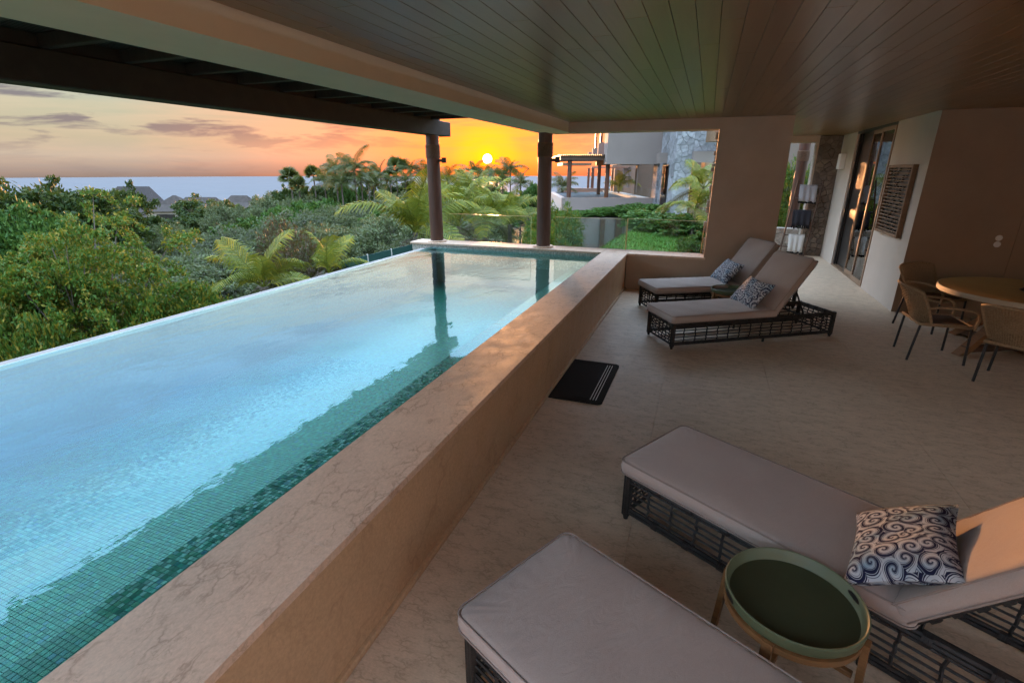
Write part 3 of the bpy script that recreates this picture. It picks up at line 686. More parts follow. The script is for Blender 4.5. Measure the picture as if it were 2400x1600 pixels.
# ================================================================ FURNITURE
def rrect(hx, hy, r, n=6):
    pts = []
    for cx, cy_, a0 in ((hx-r, hy-r, 0), (-hx+r, hy-r, 90), (-hx+r, -hy+r, 180), (hx-r, -hy+r, 270)):
        for k in range(n+1): a = R(a0+90*k/n); pts.append((cx+r*math.cos(a), cy_+r*math.sin(a)))
    return pts
def subdiv(pts, d=.06):
    out = []
    for a, b in zip(pts, pts[1:]+pts[:1]):
        n = max(1, int(math.hypot(b[0]-a[0], b[1]-a[1])/d))
        for k in range(n): out.append((a[0]+(b[0]-a[0])*k/n, a[1]+(b[1]-a[1])*k/n))
    return out
def cushion(hx, hy, t, seed=1):
    """box cushion centred in x,y, bottom at z=0, with rounded corners and a slightly puffed top; returns body and piping"""
    rng = random.Random(seed); ph = [rng.uniform(0, 6) for _ in range(6)]
    base = subdiv(rrect(hx, hy, .045), .03); n = len(base); vs = []; fs = []
    rings = [(.10, 0), (.012, .0), (.0, .010), (-.006, t*.5), (0, t-.010), (.009, t-.001), (.026, t+.004), (.06, t+.009), (.11, t+.013), (.17, t+.015), (.23, t+.0155), (.285, t+.0155)]
    am = [rng.uniform(.15, 1)**2 for _ in range(n)]; am = [(am[i-1]+am[i]*2+am[(i+1) % n])/4 for i in range(n)]
    for ri, (ins, z) in enumerate(rings):
        for i, (x, y) in enumerate(base):
            kx, ky = max(.02, 1-ins/hx), max(.02, 1-ins/hy); x2, y2 = x*kx, y*ky; w = 0
            if ri in (5, 6, 7): w = (.0018, .0045, .003)[ri-5]*am[i]*math.sin(i*1.9+ph[0])
            if ri >= 7: w += .0035*math.sin(x2*7+ph[1])*math.sin(y2*9+ph[2])+.0022*math.sin(x2*15+y2*12+ph[3])-.004*math.exp(-((x2-hx*.35)**2)/.05)
            vs.append((x2, y2, z+w))
    for r in range(len(rings)-1):
        for i in range(n): fs.append((r*n+i, r*n+(i+1) % n, (r+1)*n+(i+1) % n, (r+1)*n+i))
    fs += [tuple(range(n))[::-1], tuple(range((len(rings)-1)*n, len(rings)*n))]
    body = MB().add(vs, fs); pip = MB()
    for z in (.004, t-.003):
        loop = [(x*1.003, y*1.004, z) for x, y in base]; pip.tube(loop+[loop[0], loop[1]], .0045, 5, False)
    return body, pip

LF, FW = 2.26, .29      # lounger frame length, half width
SEAT, CT = 1.40, .085   # seat cushion length, thickness
def make_lounger(label, back_deg=54):
    t = thing('sun_lounger', label, 'sun lounger', (0, 0, 0), 0, 'woven sun loungers on the terrace')
    f = MB(); ZT, ZB = .315, .055
    def wrap(m, p, d, r=.021, l=.035):
        p = Vector(p); d = Vector(d).normalized()
        for k in range(3): m.tube([p+d*(k*.012-.018), p+d*(k*.012-.007)], r, 7)
    for y in (-FW, FW):                        # long rails: pairs of canes
        f.tube([(0, y, ZT), (LF, y, ZT)], .014, 7); f.tube([(0, y*.93, ZT-.004), (LF, y*.93, ZT-.004)], .012, 6); f.tube([(0, y, ZT-.026), (LF, y, ZT-.026)], .012, 6)
        f.tube([(0, y, ZB), (LF, y, ZB)], .013, 7); f.tube([(0, y, ZB+.022), (LF, y, ZB+.022)], .010, 6)
        for k in range(1, 11): wrap(f, (k*LF/11, y, ZT-.012), (1, 0, 0), .030); wrap(f, (k*LF/11, y, ZB+.01), (1, 0, 0), .024)
    for x in (0, LF):
        f.tube([(x, -FW, ZT), (x, FW, ZT)], .014, 7); f.tube([(x, -FW, ZT-.026), (x, FW, ZT-.026)], .012, 6); f.tube([(x, -FW, ZB), (x, FW, ZB)], .013, 7)
        for k in (1, 2, 3): wrap(f, (x, -FW+k*FW/2, ZT-.012), (0, 1, 0), .028)
    f.build('frame', 'rattan', t, True, 40)
    for x in (0, LF):
        for y in (-FW, FW):
            m = MB(); m.tube([(x, y, 0), (x, y, .02), (x, y, .03), (x, y, ZT+.014)], [.014, .017, .024, .024], 8)
            for a in range(4): m.tube([(x+.02*math.cos(a*1.57+.78), y+.02*math.sin(a*1.57+.78), .035), (x+.02*math.cos(a*1.57+.78), y+.02*math.sin(a*1.57+.78), ZT+.01)], .009, 5)
            m.build('leg', 'rattan', t, True, 40)
    for y in (-FW, FW): MB().tube([(LF*.56, y, 0), (LF*.56, y, .06)], .015, 8).build('leg', 'rattan', t, True, 40)
    rng = random.Random(4)
    for y in (-FW, FW):
        m = MB()
        for k in range(5): z = ZB+.05+k*.040; m.tube([(q*LF/8, y+rng.uniform(-.003, .003), z+rng.uniform(-.002, .002)) for q in range(9)], .0065, 5)
        for k in range(1, 15):
            x = k*LF/15; m.tube([(x+rng.uniform(-.004, .004), y+(.007 if i % 2 else -.007), ZB+i*(ZT-.03-ZB)/8) for i in range(9)], .008, 5)
        tag(m.build('side_lattice', 'rattan', t, True, 40), kind='stuff')
    for x in (0, LF):
        m = MB()
        for k in range(6): z = ZB+.04+k*.036; m.tube([(x+rng.uniform(-.003, .003), -FW+q*FW/3, z) for q in range(7)], .0065, 5)
        for k in range(1, 7):
            y = -FW+k*2*FW/7; m.tube([(x+(.008 if i % 2 else -.008), y, ZB+i*(ZT-.03-ZB)/8) for i in range(9)], .007, 5)
        tag(m.build('end_lattice', 'rattan', t, True, 40), kind='stuff')
    m = MB()
    for k in range(17): x = .05+k*.085; m.tube([(x, -FW, ZT+.006), (x, FW, ZT+.006)], .007, 5)
    tag(m.build('seat_canes', 'rattan', t, True, 40), kind='stuff')
    # hinged back
    b = R(back_deg); hx0, hz0 = SEAT-.02, ZT+.02; BL = .80
    mat4 = Matrix.Translation((hx0, 0, hz0)) @ Matrix.Rotation(-b, 4, 'Y')
    m = MB()
    for y in (-FW+.01, FW-.01): m.tube([(0, y, 0), (BL, y, 0)], .015, 7); m.tube([(0, y*.9, 0), (BL, y*.9, 0)], .011, 6)
    for x in (.0, BL): m.tube([(x, -FW, 0), (x, FW, 0)], .015, 7)
    for k in range(1, 9): wrap(m, (k*BL/9, -FW+.01, 0), (1, 0, 0), .024); wrap(m, (k*BL/9, FW-.01, 0), (1, 0, 0), .024)
    m.xf(mat4); m.build('back_frame', 'rattan', t, True, 40)
    m = MB()
    for k in range(1, 12): x = k*BL/12; m.tube([(x, -FW, .0), (x, FW, .0)], .007, 5)
    for k in range(1, 5): y = -FW+k*2*FW/5; m.tube([(0, y, -.008), (BL, y, -.008)], .007, 5)
    m.xf(mat4); tag(m.build('back_canes', 'rattan', t, True, 40), kind='stuff')
    m = MB(); e = mat4 @ Vector((.48, 0, -.02))
    for y in (-.16, .16): m.tube([(e.x, y, e.z), (LF-.32, y, ZT-.06)], .011, 7)
    m.tube([(LF-.32, -FW, ZT-.06), (LF-.32, FW, ZT-.06)], .012, 7); m.build('back_support', 'rattan', t, True, 40)
    # cushions
    bo, pi = cushion((SEAT+.04)/2, .335, CT, 2); mt = Matrix.Translation(((SEAT+.04)/2-.045, 0, ZT+.016)); 
    cu = bo.xf(mt).build('seat_cushion', 'cushion', t, True, 50); pi.xf(mt).build('piping', 'piping', cu, True, 60)
    bo, pi = cushion(.40, .335, CT, 5); mt = mat4 @ Matrix.Translation((.40-.01, 0, .016)) 
    cu = bo.xf(mt).build('back_cushion', 'cushion', t, True, 50); pi.xf(mt).build('piping', 'piping', cu, True, 60)
    return t
l3 = make_lounger('sun lounger with raised back beside the round dining table side of the terrace')
def place(o, foot, deg): o.location = (foot[0], foot[1], 0); o.rotation_euler = (0, 0, R(deg))
place(l3, (-.347, 6.214), 33.4); l3['label'] = 'sun lounger in front of the wall opening, nearer of the far pair'
dup(l3, (-.655, 7.69, 0), R(29.8), 'sun lounger farthest away, close against the end wall')
def perp(a): return Vector((-math.sin(R(a)), math.cos(R(a))))
c2 = Vector((-.303, 2.64))+perp(-29.5)*.335+Vector((math.cos(R(-29.5)), math.sin(R(-29.5))))*.045
dup(l3, (c2.x, c2.y, 0), R(-29.5), 'near sun lounger whose back rest glows orange in the sunset, behind the round tray table')
c1 = Vector((-.735, 1.325))+perp(-26)*.335+Vector((math.cos(R(-26)), math.sin(R(-26))))*.045
dup(l3, (c1.x, c1.y, 0), R(-26), 'nearest sun lounger, its flat cushion cut off by the bottom of the picture')

# --- scatter pillows
def pillow_mesh():
    a, b, T, n = .285, .205, .07, 22; m = MB(); vs = []
    for sgn in (1, -1):
        for i in range(n+1):
            for j in range(n+1):
                u, v = -1+2*i/n, -1+2*j/n
                x = a*u*(1-.09*(1-v*v)); y = b*v*(1-.11*(1-u*u))
                th = T*(max(0, 1-u**4)*max(0, 1-v**4))**.62*(1+.07*math.sin(u*9+v*4)*(1-v*v))
                vs.append((x, y, sgn*th))
    k = (n+1)**2; fs = []
    for i in range(n):
        for j in range(n):
            q = (i*(n+1)+j, (i+1)*(n+1)+j, (i+1)*(n+1)+j+1, i*(n+1)+j+1); fs.append(q); fs.append(tuple(k+x for x in q[::-1]))
    return m.add(vs, fs)
pm = pillow_mesh().mesh('scatter_pillow', True)
def lframe(foot, deg, x, y, z): 
    c, s = math.cos(R(deg)), math.sin(R(deg)); return Vector((foot[0]+x*c-y*s, foot[1]+x*s+y*c, z))
def pillow(foot, deg, x, y, z, tilt, twist, label):
    o = tag(obj('scatter_pillow', pm, 'pillow_print'), label, 'pillow', 'blue and white patterned pillows on the loungers')
    # pillow's long side across the lounger, leaning on the back
    o.matrix_world = Matrix.Translation(lframe(foot, deg, x, y, z)) @ Matrix.Rotation(R(deg+twist), 4, 'Z') @ Matrix.Rotation(R(-tilt), 4, 'Y') @ Matrix.Rotation(R(90), 4, 'Z')
pillow(c2, -29.5, 1.26, -.09, .535, 32, 12, 'patterned pillow half lit orange on the near lounger behind the tray table')
pillow((-.347, 6.214), 33.4, 1.24, .02, .56, 50, -8, 'patterned pillow on the nearer lounger of the far pair')
pillow((-.655, 7.69), 29.8, 1.24, .0, .56, 50, -8, 'patterned pillow on the farthest lounger by the end wall')

# --- tray tables
def tray_table(label):
    t = thing('tray_table', label, 'side table', (0, 0, 0), 0, 'round green tray tables between loungers')
    r, z = .25, .40
    tr = MB(); n = 56
    prof = [(0, z), (r-.03, z), (r-.008, z+.008), (r, z+.02), (r+.004, z+.058), (r-.001, z+.062), (r-.007, z+.058), (r-.011, z+.022), (r-.02, z+.012)]
    tr.lathe(prof, n).build('tray', 'tray_green', t, True, 50)
    MB().lathe([(r-.019, z+.0125), (r-.05, z+.0105), (0, z+.0105)], n).build('tray_base', 'tray_inside', t, True, 50)
    # handle slots: dark inset slivers on both sides of the rim
    for a0 in (-.15, math.pi-.15):
        m = MB(); vs = []; k = 9
        for i in range(k):
            a = a0+.3*i/(k-1); e = .012*math.sin(math.pi*i/(k-1))**.4
            for rr in (r+.0045, r-.0105):
                for s in (-1, 1): vs.append((rr*math.cos(a), rr*math.sin(a), z+.040+s*e))
        fs = [(4*i+0, 4*i+4, 4*i+5, 4*i+1) for i in range(k-1)]+[(4*i+2, 4*i+3, 4*i+7, 4*i+6) for i in range(k-1)]
        m.add(vs, fs); m.build('handle_slot', 'dark_frame', t)
    MB().lathe([(r-.035, z-.028), (r-.002, z-.028), (r-.002, z-.002), (r-.035, z-.002)], n).build('ring', 'wood_leg', t, True, 40)
    for k in range(4):
        a = R(45+90*k); c, s = math.cos(a), math.sin(a); m = MB(); tx, ty = -s*.019, c*.019
        rows = [(r+.006, z+.012, .010), (r+.006, z-.03, .012), (r+.014, z-.18, .012), (r+.03, 0, .010)]; vs = []
        for rr, zz, th in rows:
            for e in (-1, 1):
                for w in (-1, 1): vs.append(((rr+e*th)*c+w*tx, (rr+e*th)*s+w*ty, zz))
        fs = [(0, 1, 3, 2), (12, 14, 15, 13)]
        for i in range(3):
            b = i*4; fs += [(b, b+4, b+5, b+1), (b+1, b+5, b+7, b+3), (b+3, b+7, b+6, b+2), (b+2, b+6, b+4, b)]
        m.add(vs, fs).build('leg', 'wood_leg', t)
    m = MB(); m.cbox(-r+.01, -.012, z-.2, r-.01, .012, z-.175, .003); m.cbox(-.012, -r+.01, z-.174, .012, r-.01, z-.15, .003); m.xf(Matrix.Rotation(R(45), 4, 'Z')); m.build('cross_brace', 'wood_leg', t)
    return t
tt = tray_table('near round sage green tray table with wooden legs between the two near loungers')
tt.location = (.505, 1.84, .0); tt.rotation_euler = (0, 0, R(20))
dup(tt, (.465, 7.70, 0), R(-10), 'far small round green tray table between the two far loungers', scale=(1.0, 1.0, .93))

# --- door mat
mt = thing('door_mat', 'black rubber mat with three white stripes beside the parapet', 'mat', (-.955, 4.68, 0), 0)
MB().prism(rrect(.272, .53, .05), .001, .012).build('mat', 'mat_rubber', mt)
for k in range(3): MB().box(.150+k*.026, -.46, .0125, .157+k*.026, .46, .0145).build('stripe', 'white_paint', mt)
m = MB()
for k in range(3):
    m.box(-.20-.02*k, -.47, .0122, -.196-.02*k, .47, .0136)
    for s in (-1, 1): m.box(-.24, s*(.44+.02*k)-.002, .0122, .13, s*(.44+.02*k)+.002, .0136)
m.build('ribs', 'mat_rubber', mt)

# --- dining table, chairs, pot
TX, TY, TR, TZ = 3.60, 7.30, .84, .735
dt = thing('dining_table', 'round wooden dining table with pale rim and crossed timber legs', 'table', (TX, TY, 0))
MB().lathe([(0, TZ-.001), (TR-.012, TZ-.001), (TR-.012, TZ-.05), (0, TZ-.05)], 72).build('table_top', 'table_wood', dt, True, 30)
MB().lathe([(TR-.011, TZ), (TR, TZ-.004), (TR, TZ-.056), (TR-.04, TZ-.06), (TR-.06, TZ-.052)], 72).build('rim', 'table_rim', dt, True, 30)
for a in (28, 118, 208, 298):
    c, s = math.cos(R(a)), math.sin(R(a)); p0 = Vector((c*.70, s*.70, 0)); p1 = Vector((c*-.02, s*-.02, TZ-.052)); w = Vector((-s, c, 0))*.05; h = Vector((c, s, 0))*.055
    MB().add([p0-w-h, p0+w-h, p0+w+h, p0-w+h, p1-w-h, p1+w-h, p1+w+h, p1-w+h], [(3, 2, 1, 0), (4, 5, 6, 7), (0, 1, 5, 4), (1, 2, 6, 5), (2, 3, 7, 6), (3, 0, 4, 7)]).build('leg', 'wood_leg', dt)
MB().cbox(-.66, -.04, .03, .66, .04, .10, .005).xf(Matrix.Rotation(R(28), 4, 'Z')).build('stretcher', 'ladder_wood', dt)
MB().cbox(-.66, -.04, .031, .66, .04, .101, .005).xf(Matrix.Rotation(R(118), 4, 'Z')).build('stretcher', 'ladder_wood', dt)
pot = thing('lantern_bowl', 'dark metal bowl standing on the dining table', 'bowl', (3.60, 7.26, TZ))
MB().lathe([(0, 0), (.10, 0), (.125, .015), (.10, .03), (.085, .06), (.10, .10), (.105, .13), (.098, .13), (.08, .07), (0, .03)], 28).build('bowl', 'pot_metal', pot, True, 50)

def make_chair(label):
    t = thing('dining_chair', label, 'chair', (0, 0, 0), 0, 'woven dining chairs around the round table')
    SZ = .43
    def back(s, q):   # s -1..1 across, q 0..1 up; chair faces +x
        hw = .235+.085*q**1.3+.02*math.sin(q*3); wrapf = (1-abs(s)**2.2)
        x = -.22-.13*q**1.2-.05*q*wrapf+ (1-wrapf)*(.10*(1-q*.55))
        z = SZ-.01+.40*q-.07*q*(abs(s)**3)*(.4)
        return Vector((x, hw*s, z))
    nU, nV = 26, 30; m = MB()
    for i in range(nV+1):                       # horizontal strands, pairs
        m.tube([back(-1+2*k/16, i/nV)+Vector((.004*(-1)**(k+i), 0, 0)) for k in range(17)], .0048, 4, False)
    for k in range(nU+1): m.tube([back(-1+2*k/nU, i/10)+Vector((.004*(-1)**(k+i), 0, 0)) for i in range(11)], .0042, 4, False)
    tag(m.build('backrest_weave', 'weave', t, True, 60), kind='stuff')
    rim = [back(-1, q/10) for q in range(11)]+[back(-1+2*k/16, 1) for k in range(1, 16)]+[back(1, 1-q/10) for q in range(11)]
    MB().tube(rim, .016, 8).build('backrest_rim', 'weave', t, True, 60)
    m = MB()
    for k in range(25): y = -.235+k*.47/24; m.tube([(-.22, y, SZ), (.0, y, SZ-.012), (.25, y, SZ)], .0075, 4, False)
    for k in range(25): x = -.22+k*.47/24; m.tube([(x, -.24, SZ+.002), (x, .0, SZ-.009), (x, .24, SZ+.002)], .0075, 4, False)
    tag(m.build('seat_weave', 'weave_dark', t, True, 60), kind='stuff')
    p = [(-.23, -.24), (.25, -.25), (.25, .25), (-.23, .24)]
    MB().tube([(x, y, SZ) for x, y in p]+[(p[0][0], p[0][1], SZ), (.0, -.245, SZ)], .019, 8).build('seat_frame', 'weave', t, True, 60)
    for s in (-1, 1):
        a = back(s*.98, .52); MB().tube([a, (a.x+.12, s*.275, SZ+.205), (.10, s*.285, SZ+.20), (.20, s*.285, SZ+.19), (.255, s*.28, SZ+.155), (.275, s*.27, SZ+.09), (.262, s*.255, SZ-.02)], .015, 8).build('armrest', 'weave', t, True, 60)
    for x, y, dx, dy in ((-.215, -.225, -.05, -.02), (-.215, .225, -.022, .009), (.245, -.24, .015, -.02), (.245, .24, .015, .02)):
        MB().tube([(x, y, SZ-.01), (x+dx, y+dy, 0)], .0135, 8).build('leg', 'chair_leg', t, True, 60)
    return t
ch = make_chair('woven dining chair seen from its side, left of the round table')
ch.location = (2.60, 6.80, 0); ch.rotation_euler = (0, 0, R(2))
dup(ch, (3.10, 6.10, 0), R(52), 'woven dining chair with its back to the viewer at the picture edge')
dup(ch, (3.02, 8.14, 0), R(-52), 'woven dining chair behind the round table, against the wall')

# --- ladder and towels
ld = thing('towel_ladder', 'dark wooden ladder leaning in the passage, hung with towels', 'ladder', (2.13, 14.08, 0))
for s in (-1, 1): MB().tube([(s*.27, 0, 0), (s*.265+.18, .26, 1.82)], .02, 8).build('rail', 'ladder_wood', ld, True, 50)
RZ = (.24, .52, .81, 1.10, 1.39, 1.68)
for z in RZ: MB().tube([(-.268+z*.1, z/7, z), (.268+z*.1, z/7, z)], .014, 8).build('rung', 'ladder_wood', ld, True, 50)
def towel(rung_z, x0, x1, drop, mat, label, tassel, seed):
    rng = random.Random(seed); t = thing('towel', label, 'towel', (2.13, 14.08, 0), 0, 'towels hanging on the ladder'); y = rung_z/7; x0 += rung_z*.1; x1 += rung_z*.1; n = 18; vs = []
    prof = [(.028, -drop*.7), (.026, -drop*.3), (.022, -.02), (.0, .018), (-.024, -.02), (-.032, -drop*.35), (-.036, -drop*.7), (-.038, -drop)]
    ph = rng.uniform(0, 6)
    for i in range(n+1):
        u = i/n; x = x0+(x1-x0)*u
        for j, (dy, dz) in enumerate(prof):
            k = min(1, abs(dz)/.2); sq = 1-.10*k*(1 if 'white' in mat else .3)
            vs.append(((x-(x0+x1)/2)*sq+(x0+x1)/2, y+dy+k*.014*math.sin(u*19+ph)+ (dz/6), rung_z+dz+ (.02*k*math.sin(u*5+ph))))
    k = len(prof); fs = [(i*k+j, (i+1)*k+j, (i+1)*k+j+1, i*k+j+1) for i in range(n) for j in range(k-1)]
    o = MB().add(vs, fs).build('cloth', mat, t, True, 70); md = o.modifiers.new('thick', 'SOLIDIFY'); md.thickness = .006
    m = MB()
    for q in range(9 if tassel else 0):
        x = x0+.02+(x1-x0-.04)*q/8; zz = rung_z-drop+rng.uniform(-.015, .01)
        if tassel == 1: m.lathe([(0, -.03), (.022, -.015), (.026, 0), (.02, .016), (0, .028)], 8, (x, y-.038-drop/6, zz-.01))
        else: m.tube([(x, y-.038-drop/6, zz+.02), (x+rng.uniform(-.01, .01), y-.045-drop/6, zz-.05)], [.016, .022], 6)
    if tassel: tag(m.build('tassels', 'black_tassel', t, True, 60), kind='stuff')
towel(1.68, -.20, .18, .37, 'towel_grey', 'grey towel with black tassels, topmost on the ladder', 1, 1)
towel(1.10, -.21, .19, .36, 'towel_dark', 'dark towel with black fringe in the middle of the ladder', 2, 2)
towel(.52, -.17, .19, .40, 'towel_white', 'white towel with black tassels, lowest on the ladder', 1, 3)
#__PART3__
import numpy as np
# ================================================================ LAND AND SEA
def ground(x, y):
    q = x; inside = x > .97 and y < 16.5; d = max(0., -2.4-q)
    if inside: return -.75
    zl = (.22 if y > 10 else -.7+.92*max(0, (y-9.4)/.6) if y > 9.4 else -.7)-.026*min(max(0, y-10), 60)
    return zl-2.6*(1-math.exp(-d/2.5))-7*(1-math.exp(-d/45))-.05*d
def heightfield(xs, ys, dz=0):
    vs = [(x, y, ground(x, y)+dz) for y in ys for x in xs]; n = len(xs)
    return MB().add(vs, [(j*n+i, j*n+i+1, (j+1)*n+i+1, (j+1)*n+i) for j in range(len(ys)-1) for i in range(n-1)])
def span(a, b, n, p=1.0): return [a+(b-a)*(i/n)**p for i in range(n+1)]
xs = sorted(set([-x for x in span(6, 420, 60, 2)]+span(-6, 12, 30)+span(12, 120, 10)))
ys = sorted(set([-y for y in span(4, 200, 14, 2)]+span(-4, 9, 10)+span(9, 14, 12)+span(14, 60, 30)+span(60, 420, 24)))
tag(heightfield(xs, ys, -.05).build('hillside', 'ground_cover', None, True, 180), kind='structure')
lawn = MB(); gx = span(-9, 11, 70); gy = span(9.62, 30, 70); vs = []
for y in gy:
    for x in gx: xx = min(x-.35*(y-10), .95) if y < 16.5 else x-.35*(y-10); vs.append((xx, y, ground(xx, y)+.03*math.sin(x*.9)*math.sin(y*.7)))
n = len(gx); lawn.add(vs, [(j*n+i, j*n+i+1, (j+1)*n+i+1, (j+1)*n+i) for j in range(len(gy)-1) for i in range(n-1)])
tag(lawn.build('lawn', 'lawn_turf', None, True, 180), kind='structure')
sea = MB(); ns = 96
sea.add([(2350*math.cos(2*math.pi*i/ns), 2350*math.sin(2*math.pi*i/ns), -24) for i in range(ns)], [tuple(range(ns))]); structure('sea', sea, 'sea_water')

# ---------------------------------------------------------------- plants
NR = np.random.default_rng(11)
def quads_mesh(name, P, A, B):
    """leaf rhombi at P with half axes A (length) and B (width)"""
    n = len(P); V = np.empty((n, 4, 3)); V[:, 0] = P-A; V[:, 1] = P+B*.9-A*.1; V[:, 2] = P+A; V[:, 3] = P-B*.9-A*.1
    me = bpy.data.meshes.new(name); me.vertices.add(4*n); me.vertices.foreach_set('co', V.reshape(-1))
    me.loops.add(4*n); me.loops.foreach_set('vertex_index', np.arange(4*n, dtype=np.int32)); me.polygons.add(n)
    me.polygons.foreach_set('loop_start', np.arange(0, 4*n, 4, dtype=np.int32)); me.update(calc_edges=True); me.validate(); return me
def unit(a): return a/np.maximum(np.linalg.norm(a, axis=-1, keepdims=True), 1e-6)
def crown(h0, h1, rad, nclus, nleaf, leaf, rc, flat=.6, droop=.25, seed=0, shell=.55, lump=.35, spray=2.0):
    """clusters through an uneven crown volume between heights h0 and h1; returns centres and leaf arrays"""
    g = np.random.default_rng(seed); d = unit(g.normal(size=(nclus, 3))); d[:, 2] = np.where(d[:, 2] < -.35, -d[:, 2], d[:, 2])
    lob = unit(g.normal(size=(9, 3))); lr = g.uniform(-lump, lump, 9)
    k = 1+((d @ lob.T).clip(0, 1)**4*lr).sum(1); r = g.uniform(shell, 1, nclus)*k
    c = d*r[:, None]*np.array([rad, rad, (h1-h0)/2]); c[:, 2] += (h0+h1)/2
    idx = np.repeat(np.arange(nclus), nleaf); n = len(idx)
    dirs = unit(d*np.array([1, 1, .5])+g.normal(size=(nclus, 3))*.45+np.array([0, 0, .1])); sp = g.uniform(-.5, 1, n); ln = rc*spray*g.uniform(.6, 1.3, nclus)
    P = c[idx]+dirs[idx]*(sp*ln[idx])[:, None]+np.array([0, 0, -1.0])*((sp.clip(0)**2)*ln[idx]*droop*1.6)[:, None]+g.normal(size=(n, 3))*rc*np.array([1, 1, flat])*(.75-.35*sp[:, None])
    out = unit(P-np.array([0, 0, (h0+h1)/2-.2*(h1-h0)])); ax = unit(out*.4+dirs[idx]*.8+g.normal(size=(n, 3))*.75+np.array([0, 0, -droop])); nb = unit(np.cross(ax, g.normal(size=(n, 3))))
    s = leaf*g.uniform(.6, 1.25, n)[:, None]
    return c, P, ax*s, nb*s*.42
def make_tree(name, label, cat, h0, h1, rad, nclus, nleaf, leaf, rc, mat, seed, group=None, trunk_r=.16, lean=(0, 0), forks=3, bark='bark', limbs=40, **k):
    t = thing(name, label, cat, (0, 0, 0), 0, group)
    c, P_, A, B = crown(h0, h1, rad, nclus, nleaf, leaf, rc, seed=seed, **k)
    g = random.Random(seed); m = MB(); hub = Vector((lean[0], lean[1], h0+.15*(h1-h0)))
    m.tube([(0, 0, -.4), (lean[0]*.25+.1*trunk_r, lean[1]*.3, hub.z*.35), (lean[0]*.7-.2*trunk_r, lean[1]*.6, hub.z*.7), hub], [trunk_r*1.25, trunk_r, trunk_r*.85, trunk_r*.7], 8)
    for i in g.sample(range(len(c)), min(limbs, len(c))):
        e = Vector(c[i]); mid = hub.lerp(e, .5)+Vector((g.uniform(-.2, .2), g.uniform(-.2, .2), g.uniform(-.1, .25)))*rad*.3
        m.tube([hub, mid, e], [trunk_r*.42, trunk_r*.22, trunk_r*.07], 5, False)
    m.build('trunk', bark, t, True, 80)
    obj('crown', quads_mesh('crown', P_, A, B), mat, t)
    t['_h'] = h1; return t
used = set()
def put_tree(proto, p, ztop, wid=None, rz=None, label=None, sink=.2, base=None):
    """stand a (copy of a) plant on the ground at p with its top at ztop"""
    gz = ground(p.x, p.y)-sink if base is None else base; s = max(.15, (ztop-gz)/(proto['_h']*1.02)); rz = random.uniform(0, 6.28) if rz is None else rz
    w = s if wid is None else wid
    if proto.name not in used: used.add(proto.name); o = proto; o.location = (p.x, p.y, gz); o.rotation_euler = (0, 0, rz)
    else: o = dup(proto, (p.x, p.y, gz), rz, proto['label'])
    o.scale = (w, w, s)
    if label: o['label'] = label
    return o
# --- palms
def frond_mesh(L, e0, bend, nl=26, lw=.07, ll=.74, droop=.6, seed=0):
    g = random.Random(seed); pts = []; p = Vector((0, 0, 0)); N = 14
    for i in range(N+1):
        t = i/N; a = R(e0-bend*t**1.25); pts.append((p.copy(), Vector((math.cos(a), 0, math.sin(a))))); p = p+Vector((math.cos(a), 0, math.sin(a)))*(L/N)
    m = MB(); m.tube([q[0] for q in pts], [.035*L/3*(1-.85*i/N)+.004 for i in range(N+1)], 4, False)
    for k in range(nl):
        t = .14+.86*(k+.5)/nl; f = t*N; i = min(int(f), N-1); q = pts[i][0].lerp(pts[i+1][0], f-i); T = pts[i][1]
        l = ll*L/3*1.6*(math.sin(math.pi*(.16+.80*t)))**.6*g.uniform(.88, 1.1); w = lw*L/3*g.uniform(.8, 1.2)
        for s in (-1, 1):
            d = (Vector((0, s, 0))+T*(.45+.5*t)+Vector((0, 0, .15))).normalized(); d2 = (d+Vector((0, 0, -droop-.5*g.random()))).normalized(); ww = T*w
            a = q+d*(l*.5); b = a+d2*(l*.5)
            m.add([q-ww*.4, q+ww*.4, a+ww*.5, a-ww*.5, b], [(0, 1, 2, 3), (3, 2, 4)])
    return m.mesh('frond')
FRONDS = [frond_mesh(3, e, b, seed=i) for i, (e, b) in enumerate(((82, 55), (66, 75), (48, 85), (30, 80), (8, 65), (-18, 50)))]
for me in FRONDS: me.materials.append(None)
def fan_mesh(L=1.0, seed=0):
    g = random.Random(seed); m = MB(); m.tube([(0, 0, 0), (L*.5, 0, L*.12)], .012, 4, False); c = Vector((L*.5, 0, L*.12))
    for k in range(22):
        a = R(-125+250*k/21); d = Vector((math.cos(a), math.sin(a), .25)); l = L*.55*g.uniform(.9, 1.05); n_ = Vector((-math.sin(a), math.cos(a), 0))*.05*L
        m.add([c, c+d*l*.55-n_, c+d*l*.55+n_, c+d*l+Vector((0, 0, -.12*L))], [(0, 1, 2), (1, 3, 2)])
    return m.mesh('frond')
FAN = [fan_mesh(1.6, i) for i in range(2)]
FM = {}
